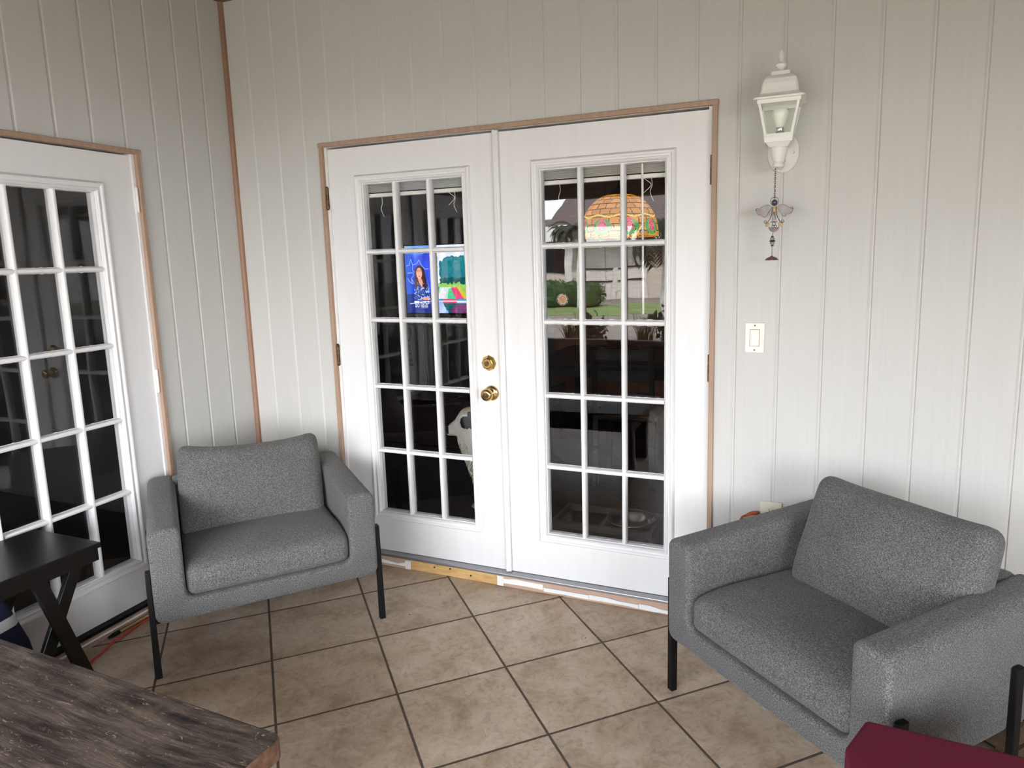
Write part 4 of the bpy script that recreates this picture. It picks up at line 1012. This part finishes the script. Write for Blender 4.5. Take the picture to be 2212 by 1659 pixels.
# ------------------------------------------------------------------ the street outside (reflected in the panes)
GZ = -.15
M['lawn'] = noisy('lawn_green', (.10, .15, .035), (.18, .24, .065), 2.2, .9, detail=8)
M['walk'] = noisy('concrete_walk', (.17, .14, .11), (.23, .19, .15), 2, .9)
M['soil'] = noisy('mulch', (.05, .035, .025), (.09, .065, .045), 20, .95)
M['leaf'] = noisy('leaf_green', (.03, .075, .012), (.10, .17, .035), 12, .6)
M['blade'] = noisy('grass_blade', (.06, .09, .02), (.20, .20, .06), 6, .6)
M['hedge'] = noisy('hedge_green', (.012, .035, .006), (.04, .09, .015), 10, .8)
M['housewall'] = noisy('beige_siding', (.46, .41, .35), (.52, .465, .40), 3, .8, (1, 1, 6))
M['roofs'] = noisy('roof_shingle', (.085, .064, .056), (.14, .105, .092), 12, .9, (2, 2, 8))
M['terracotta'] = plain('terracotta', (.35, .12, .06), .8)
M['palmtrunk'] = noisy('palm_trunk_paint', (.55, .53, .49), (.68, .66, .62), 20, .8)
M['palmleaf'] = noisy('palm_leaf', (.015, .022, .010), (.04, .048, .02), 15, .7)
M['garage'] = plain('garage_paint', (.60, .56, .52), .6)
struct('ground_lawn', B(-40, 30, -20.9, -16.6, GZ - .1, GZ), 'lawn', 'mown lawn across the street', 'lawn')
struct('ground_road', B(-40, 30, -16.6, -6.3, GZ - .1, GZ - .01), 'walk', 'pale paved drive and street', 'road')
struct('ground_bed', B(-30, 30, -6.3, YF - .25, GZ - .1, GZ + .02), 'soil', 'planting bed in front of the porch', 'ground')
struct('ground_yard', B(-40, 30, -60, -20.9, GZ - .1, GZ), 'walk', 'yard of the house across', 'lawn')
t = thing('neighbor_house', 'beige house with white fascia across the street, mirrored in the panes', 'house', (0, 0, 0))
obj('wall', B(-22, -1, -32, -24, GZ, 2.2), 'housewall', t); obj('fascia', B(-22.4, -.6, -23.6, -23.2, 2.06, 2.66), 'white', t)
bm = bmesh.new(); prism(bm, [(-23.3, 2.62), (-32.5, 2.62), (-28, 3.20)], -22.6, -9.45, 'x'); prism(bm, [(-23.35, 2.62), (-32.5, 2.62), (-27, 4.6)], -9.45, -.4, 'x'); obj('roof', bm, 'roofs', t)
g = obj('garage_door', B(-8.2, -5.2, -24, -23.92, GZ, 2.0), 'garage', t)
bm = bmesh.new()
for k in range(15): box(bm, -8.2 + k * .2 - .01, -8.2 + k * .2 + .01, -23.92, -23.90, GZ, 2.0)
obj('board_joints', bm, 'housewall', g)
bm = bmesh.new()
for z in (.55, 1.05):
    for s in (0, 1): box(bm, -8.1 + s * 1.55, -6.8 + s * 1.55, -23.91, -23.87, z, z + .05)
obj('strap_hinge', bm, 'black', g); obj('window', B(-10.4, -9.0, -24, -23.95, .9, 1.9), 'black', t)
def leafcloud(bm, n, fn, size, rnd):
    for k in range(n):
        p = fn(rnd); d = Vector((rnd.gauss(0, 1), rnd.gauss(0, 1), rnd.gauss(.3, 1))).normalized(); s = d.cross(Vector((rnd.random(), rnd.random(), rnd.random()))).normalized(); L = size * rnd.uniform(.6, 1.3)
        vs_ = [bm.verts.new(p + d * L * a + s * L * b_) for a, b_ in ((0, 0), (.5, .28), (1, 0), (.5, -.28))]; bm.faces.new(vs_)
def shrub(name, label, cat, x, y, sx, sy, h, seed, n=2600, size=.10):
    rnd = random.Random(seed); t = thing(name, label, cat, (x, y, GZ)); bm = cushion(sx * .85, sy * .85, h * .45, min(sx, sy, h) * .3, 8, (.05, .05, .05), lambda p: p + Vector((0, 0, h * .45)) + .05 * Vector((noise.noise(p * 3), noise.noise(p * 3 + Vector((5, 0, 0))), noise.noise(p * 4))))
    def f(r):
        while 1:
            q = Vector((r.uniform(-1, 1), r.uniform(-1, 1), r.uniform(-1, 1)))
            l = (abs(q.x) ** 4 + abs(q.y) ** 4 + abs(q.z) ** 4) ** .25
            if .1 < l: q = q / l * r.uniform(.82, 1.0); return Vector((q.x * sx, q.y * sy, h * .5 + q.z * h * .5))
    leafcloud(bm, n, f, size, rnd); obj('foliage', bm, 'hedge', t)
    return t
shrub('hedge', 'clipped green hedge on the lawn across the street', 'hedge', -7.45, -20.3, 1.45, .7, .85, 3)
def palm(x, y, h, r, nf, fl, seed, label, droop=1.0):
    rnd = random.Random(seed); t = thing('palm_tree', label, 'palm', (x, y, GZ))
    bm = bmesh.new(); tube(bm, [(.02 * math.sin(k), .02 * math.cos(k * 1.3), h * k / 10) for k in range(11)], [r * (1.15 - .02 * k) for k in range(11)], 12); obj('trunk', bm, 'palmtrunk', t, True)
    bm = bmesh.new()
    for k in range(nf):
        a = 2 * PI * k / nf + rnd.uniform(-.2, .2); e = rnd.uniform(-.1, 1.1); pts = []; p = Vector((0, 0, h)); el = e
        for q in range(9):
            pts.append(p.copy()); p = p + fl / 8 * Vector((math.cos(a) * math.cos(el), math.sin(a) * math.cos(el), math.sin(el))); el -= .24 * droop
        for q in range(1, 9):
            d = (pts[q] - pts[q - 1]).normalized(); s = d.cross(Vector((0, 0, 1))).normalized()
            for sd in (-1, 1):
                for w in range(2):
                    b0 = pts[q - 1].lerp(pts[q], w / 2); L = fl * .28 * (1 - abs(q - 4) / 7); tip = b0 + s * sd * L * .8 + d * L * .5 - Vector((0, 0, L * .5)); wv = d * .035
                    bm.faces.new([bm.verts.new(b0 - wv), bm.verts.new(b0 + wv), bm.verts.new(tip)])
    obj('fronds', bm, 'palmleaf', t); return t
palm(-8.35, -22.3, 2.60, .085, 16, .75, 1, 'palm with pale trunk left of its twin, across the street'); palm(-6.55, -18.4, 2.50, .075, 16, .75, 2, 'palm with pale trunk right of its twin, across the street')
def plant(x, y, z0, kind, h, seed, label, n=95):
    rnd = random.Random(seed); t = thing('potted_plant', label, 'plant', (x, y, GZ + .02), 0, 'plants along the porch front'); hz = z0
    bm = bmesh.new(); lathe(bm, [(.11, 0), (.16, hz - .04), (.175, hz - .04), (.175, hz), (.15, hz), (.14, hz - .03), (.002, hz - .035)], 24); obj('pot', bm, 'terracotta', t, True)
    bm = bmesh.new()
    if kind == 'grass':
        for k in range(n):
            a = rnd.uniform(0, 2 * PI); el = rnd.uniform(1.2, 1.55); p = Vector((rnd.uniform(-.08, .08), rnd.uniform(-.08, .08), hz - .03)); L = h * rnd.uniform(.7, 1.25); prev = None; w = .006
            for q in range(8):
                s = Vector((-math.sin(a), math.cos(a), 0)) * w * (1 - q / 7.5); cur = (bm.verts.new(p - s), bm.verts.new(p + s))
                if prev: bm.faces.new([prev[0], prev[1], cur[1], cur[0]])
                prev = cur; p = p + L / 7 * Vector((math.cos(a) * math.cos(el), math.sin(a) * math.cos(el), math.sin(el))); el -= rnd.uniform(.15, .34)
        obj('blades', bm, 'blade', t)
    else:
        for k in range(20):
            a = rnd.uniform(0, 2 * PI); pts = spline([(0, 0, hz - .03), (.05 * math.cos(a), .05 * math.sin(a), hz + h * .4), (.13 * math.cos(a), .13 * math.sin(a), hz + h * rnd.uniform(.6, 1))], 4); tube(bm, pts, .004, 5)
            for p in pts[3:]: leafcloud(bm, 5, lambda r, p=p: p + Vector((r.gauss(0, .04), r.gauss(0, .04), r.gauss(0, .04))), .07, rnd)
        obj('leaves', bm, 'leaf', t)
pl = [(-2.45, 'leafy'), (-1.98, 'grass'), (-1.52, 'leafy'), (-1.08, 'grass'), (-.62, 'leafy'), (-.16, 'grass')]
palm(-1.55, -9.3, 2.15, .07, 22, 1.15, 6, 'dark drooping palm close in front of the porch', 1.5)
words = ['first', 'second', 'third', 'fourth', 'fifth', 'sixth', 'seventh', 'eighth']
for k, (x, kd) in enumerate(pl):
    plant(x, -4.85 - .62 * (k % 2), .52 if k % 2 == 0 else .60, kd, .58 if kd == 'grass' else .50, 11 + k, f'{"arching grass" if kd == "grass" else "leafy shrub"} in a terracotta pot outside the porch, {words[k]} of the row')

# ------------------------------------------------------------------ light
w = D.worlds.new('World'); bpy.context.scene.world = w; w.use_nodes = True
nt = w.node_tree; bg = nt.nodes['Background']
tc = node(nt, 'ShaderNodeTexCoord'); sp = node(nt, 'ShaderNodeSeparateXYZ'); nt.links.new(tc.outputs['Generated'], sp.inputs[0])
c = ramp(nt, sp.outputs[2], [(0, (.95, .96, 1)), (.25, (.80, .88, 1.0)), (1, (.42, .60, 1.0))])
n = noise_tex(nt, tc.outputs['Generated'], 3, 5); c = mixc(nt, ramp(nt, n, [(.42, (0, 0, 0)), (.62, (1, 1, 1))]), c, (1, 1, 1))
nt.links.new(c, bg.inputs['Color']); bg.inputs['Strength'].default_value = 13.6
sl = D.lights.new('sun', 'SUN'); sl.energy = 24; sl.angle = .02; sl.color = (1, .95, .86)
so = D.objects.new('sun', sl); C.objects.link(so); so.rotation_euler = Vector((-.25, -.75, -1.0)).to_track_quat('-Z', 'Y').to_euler()

# ------------------------------------------------------------------ camera
f = 1501.245; yaw, pitch, roll = -.409099, -.155908, -.0277847
cam = D.cameras.new('camera'); cam.sensor_fit = 'HORIZONTAL'; cam.sensor_width = 36; cam.lens = f / 2212 * 36
cam.shift_x = -28.733 / 2212; cam.shift_y = -38.548 / 2212; cam.clip_start = .02; cam.clip_end = 300
fw = Vector((math.sin(yaw) * math.cos(pitch), math.cos(yaw) * math.cos(pitch), math.sin(pitch)))
rt = Vector((math.cos(yaw), -math.sin(yaw), 0)); up = rt.cross(fw)
r2 = math.cos(roll) * rt + math.sin(roll) * up; u2 = -math.sin(roll) * rt + math.cos(roll) * up
co = D.objects.new('camera', cam); C.objects.link(co)
co.matrix_world = Matrix(((r2.x, u2.x, -fw.x, .95519), (r2.y, u2.y, -fw.y, -2.83022), (r2.z, u2.z, -fw.z, 1.5531), (0, 0, 0, 1)))
S = bpy.context.scene; S.camera = co
S.view_settings.view_transform = 'Standard'; S.view_settings.look = 'None'; S.view_settings.gamma = 1; S.view_settings.exposure = 0.40
S.view_settings.use_curve_mapping = False
S.cycles.use_denoising = True; S.cycles.transparent_max_bounces = 32; S.cycles.max_bounces = 12; S.cycles.diffuse_bounces = 5
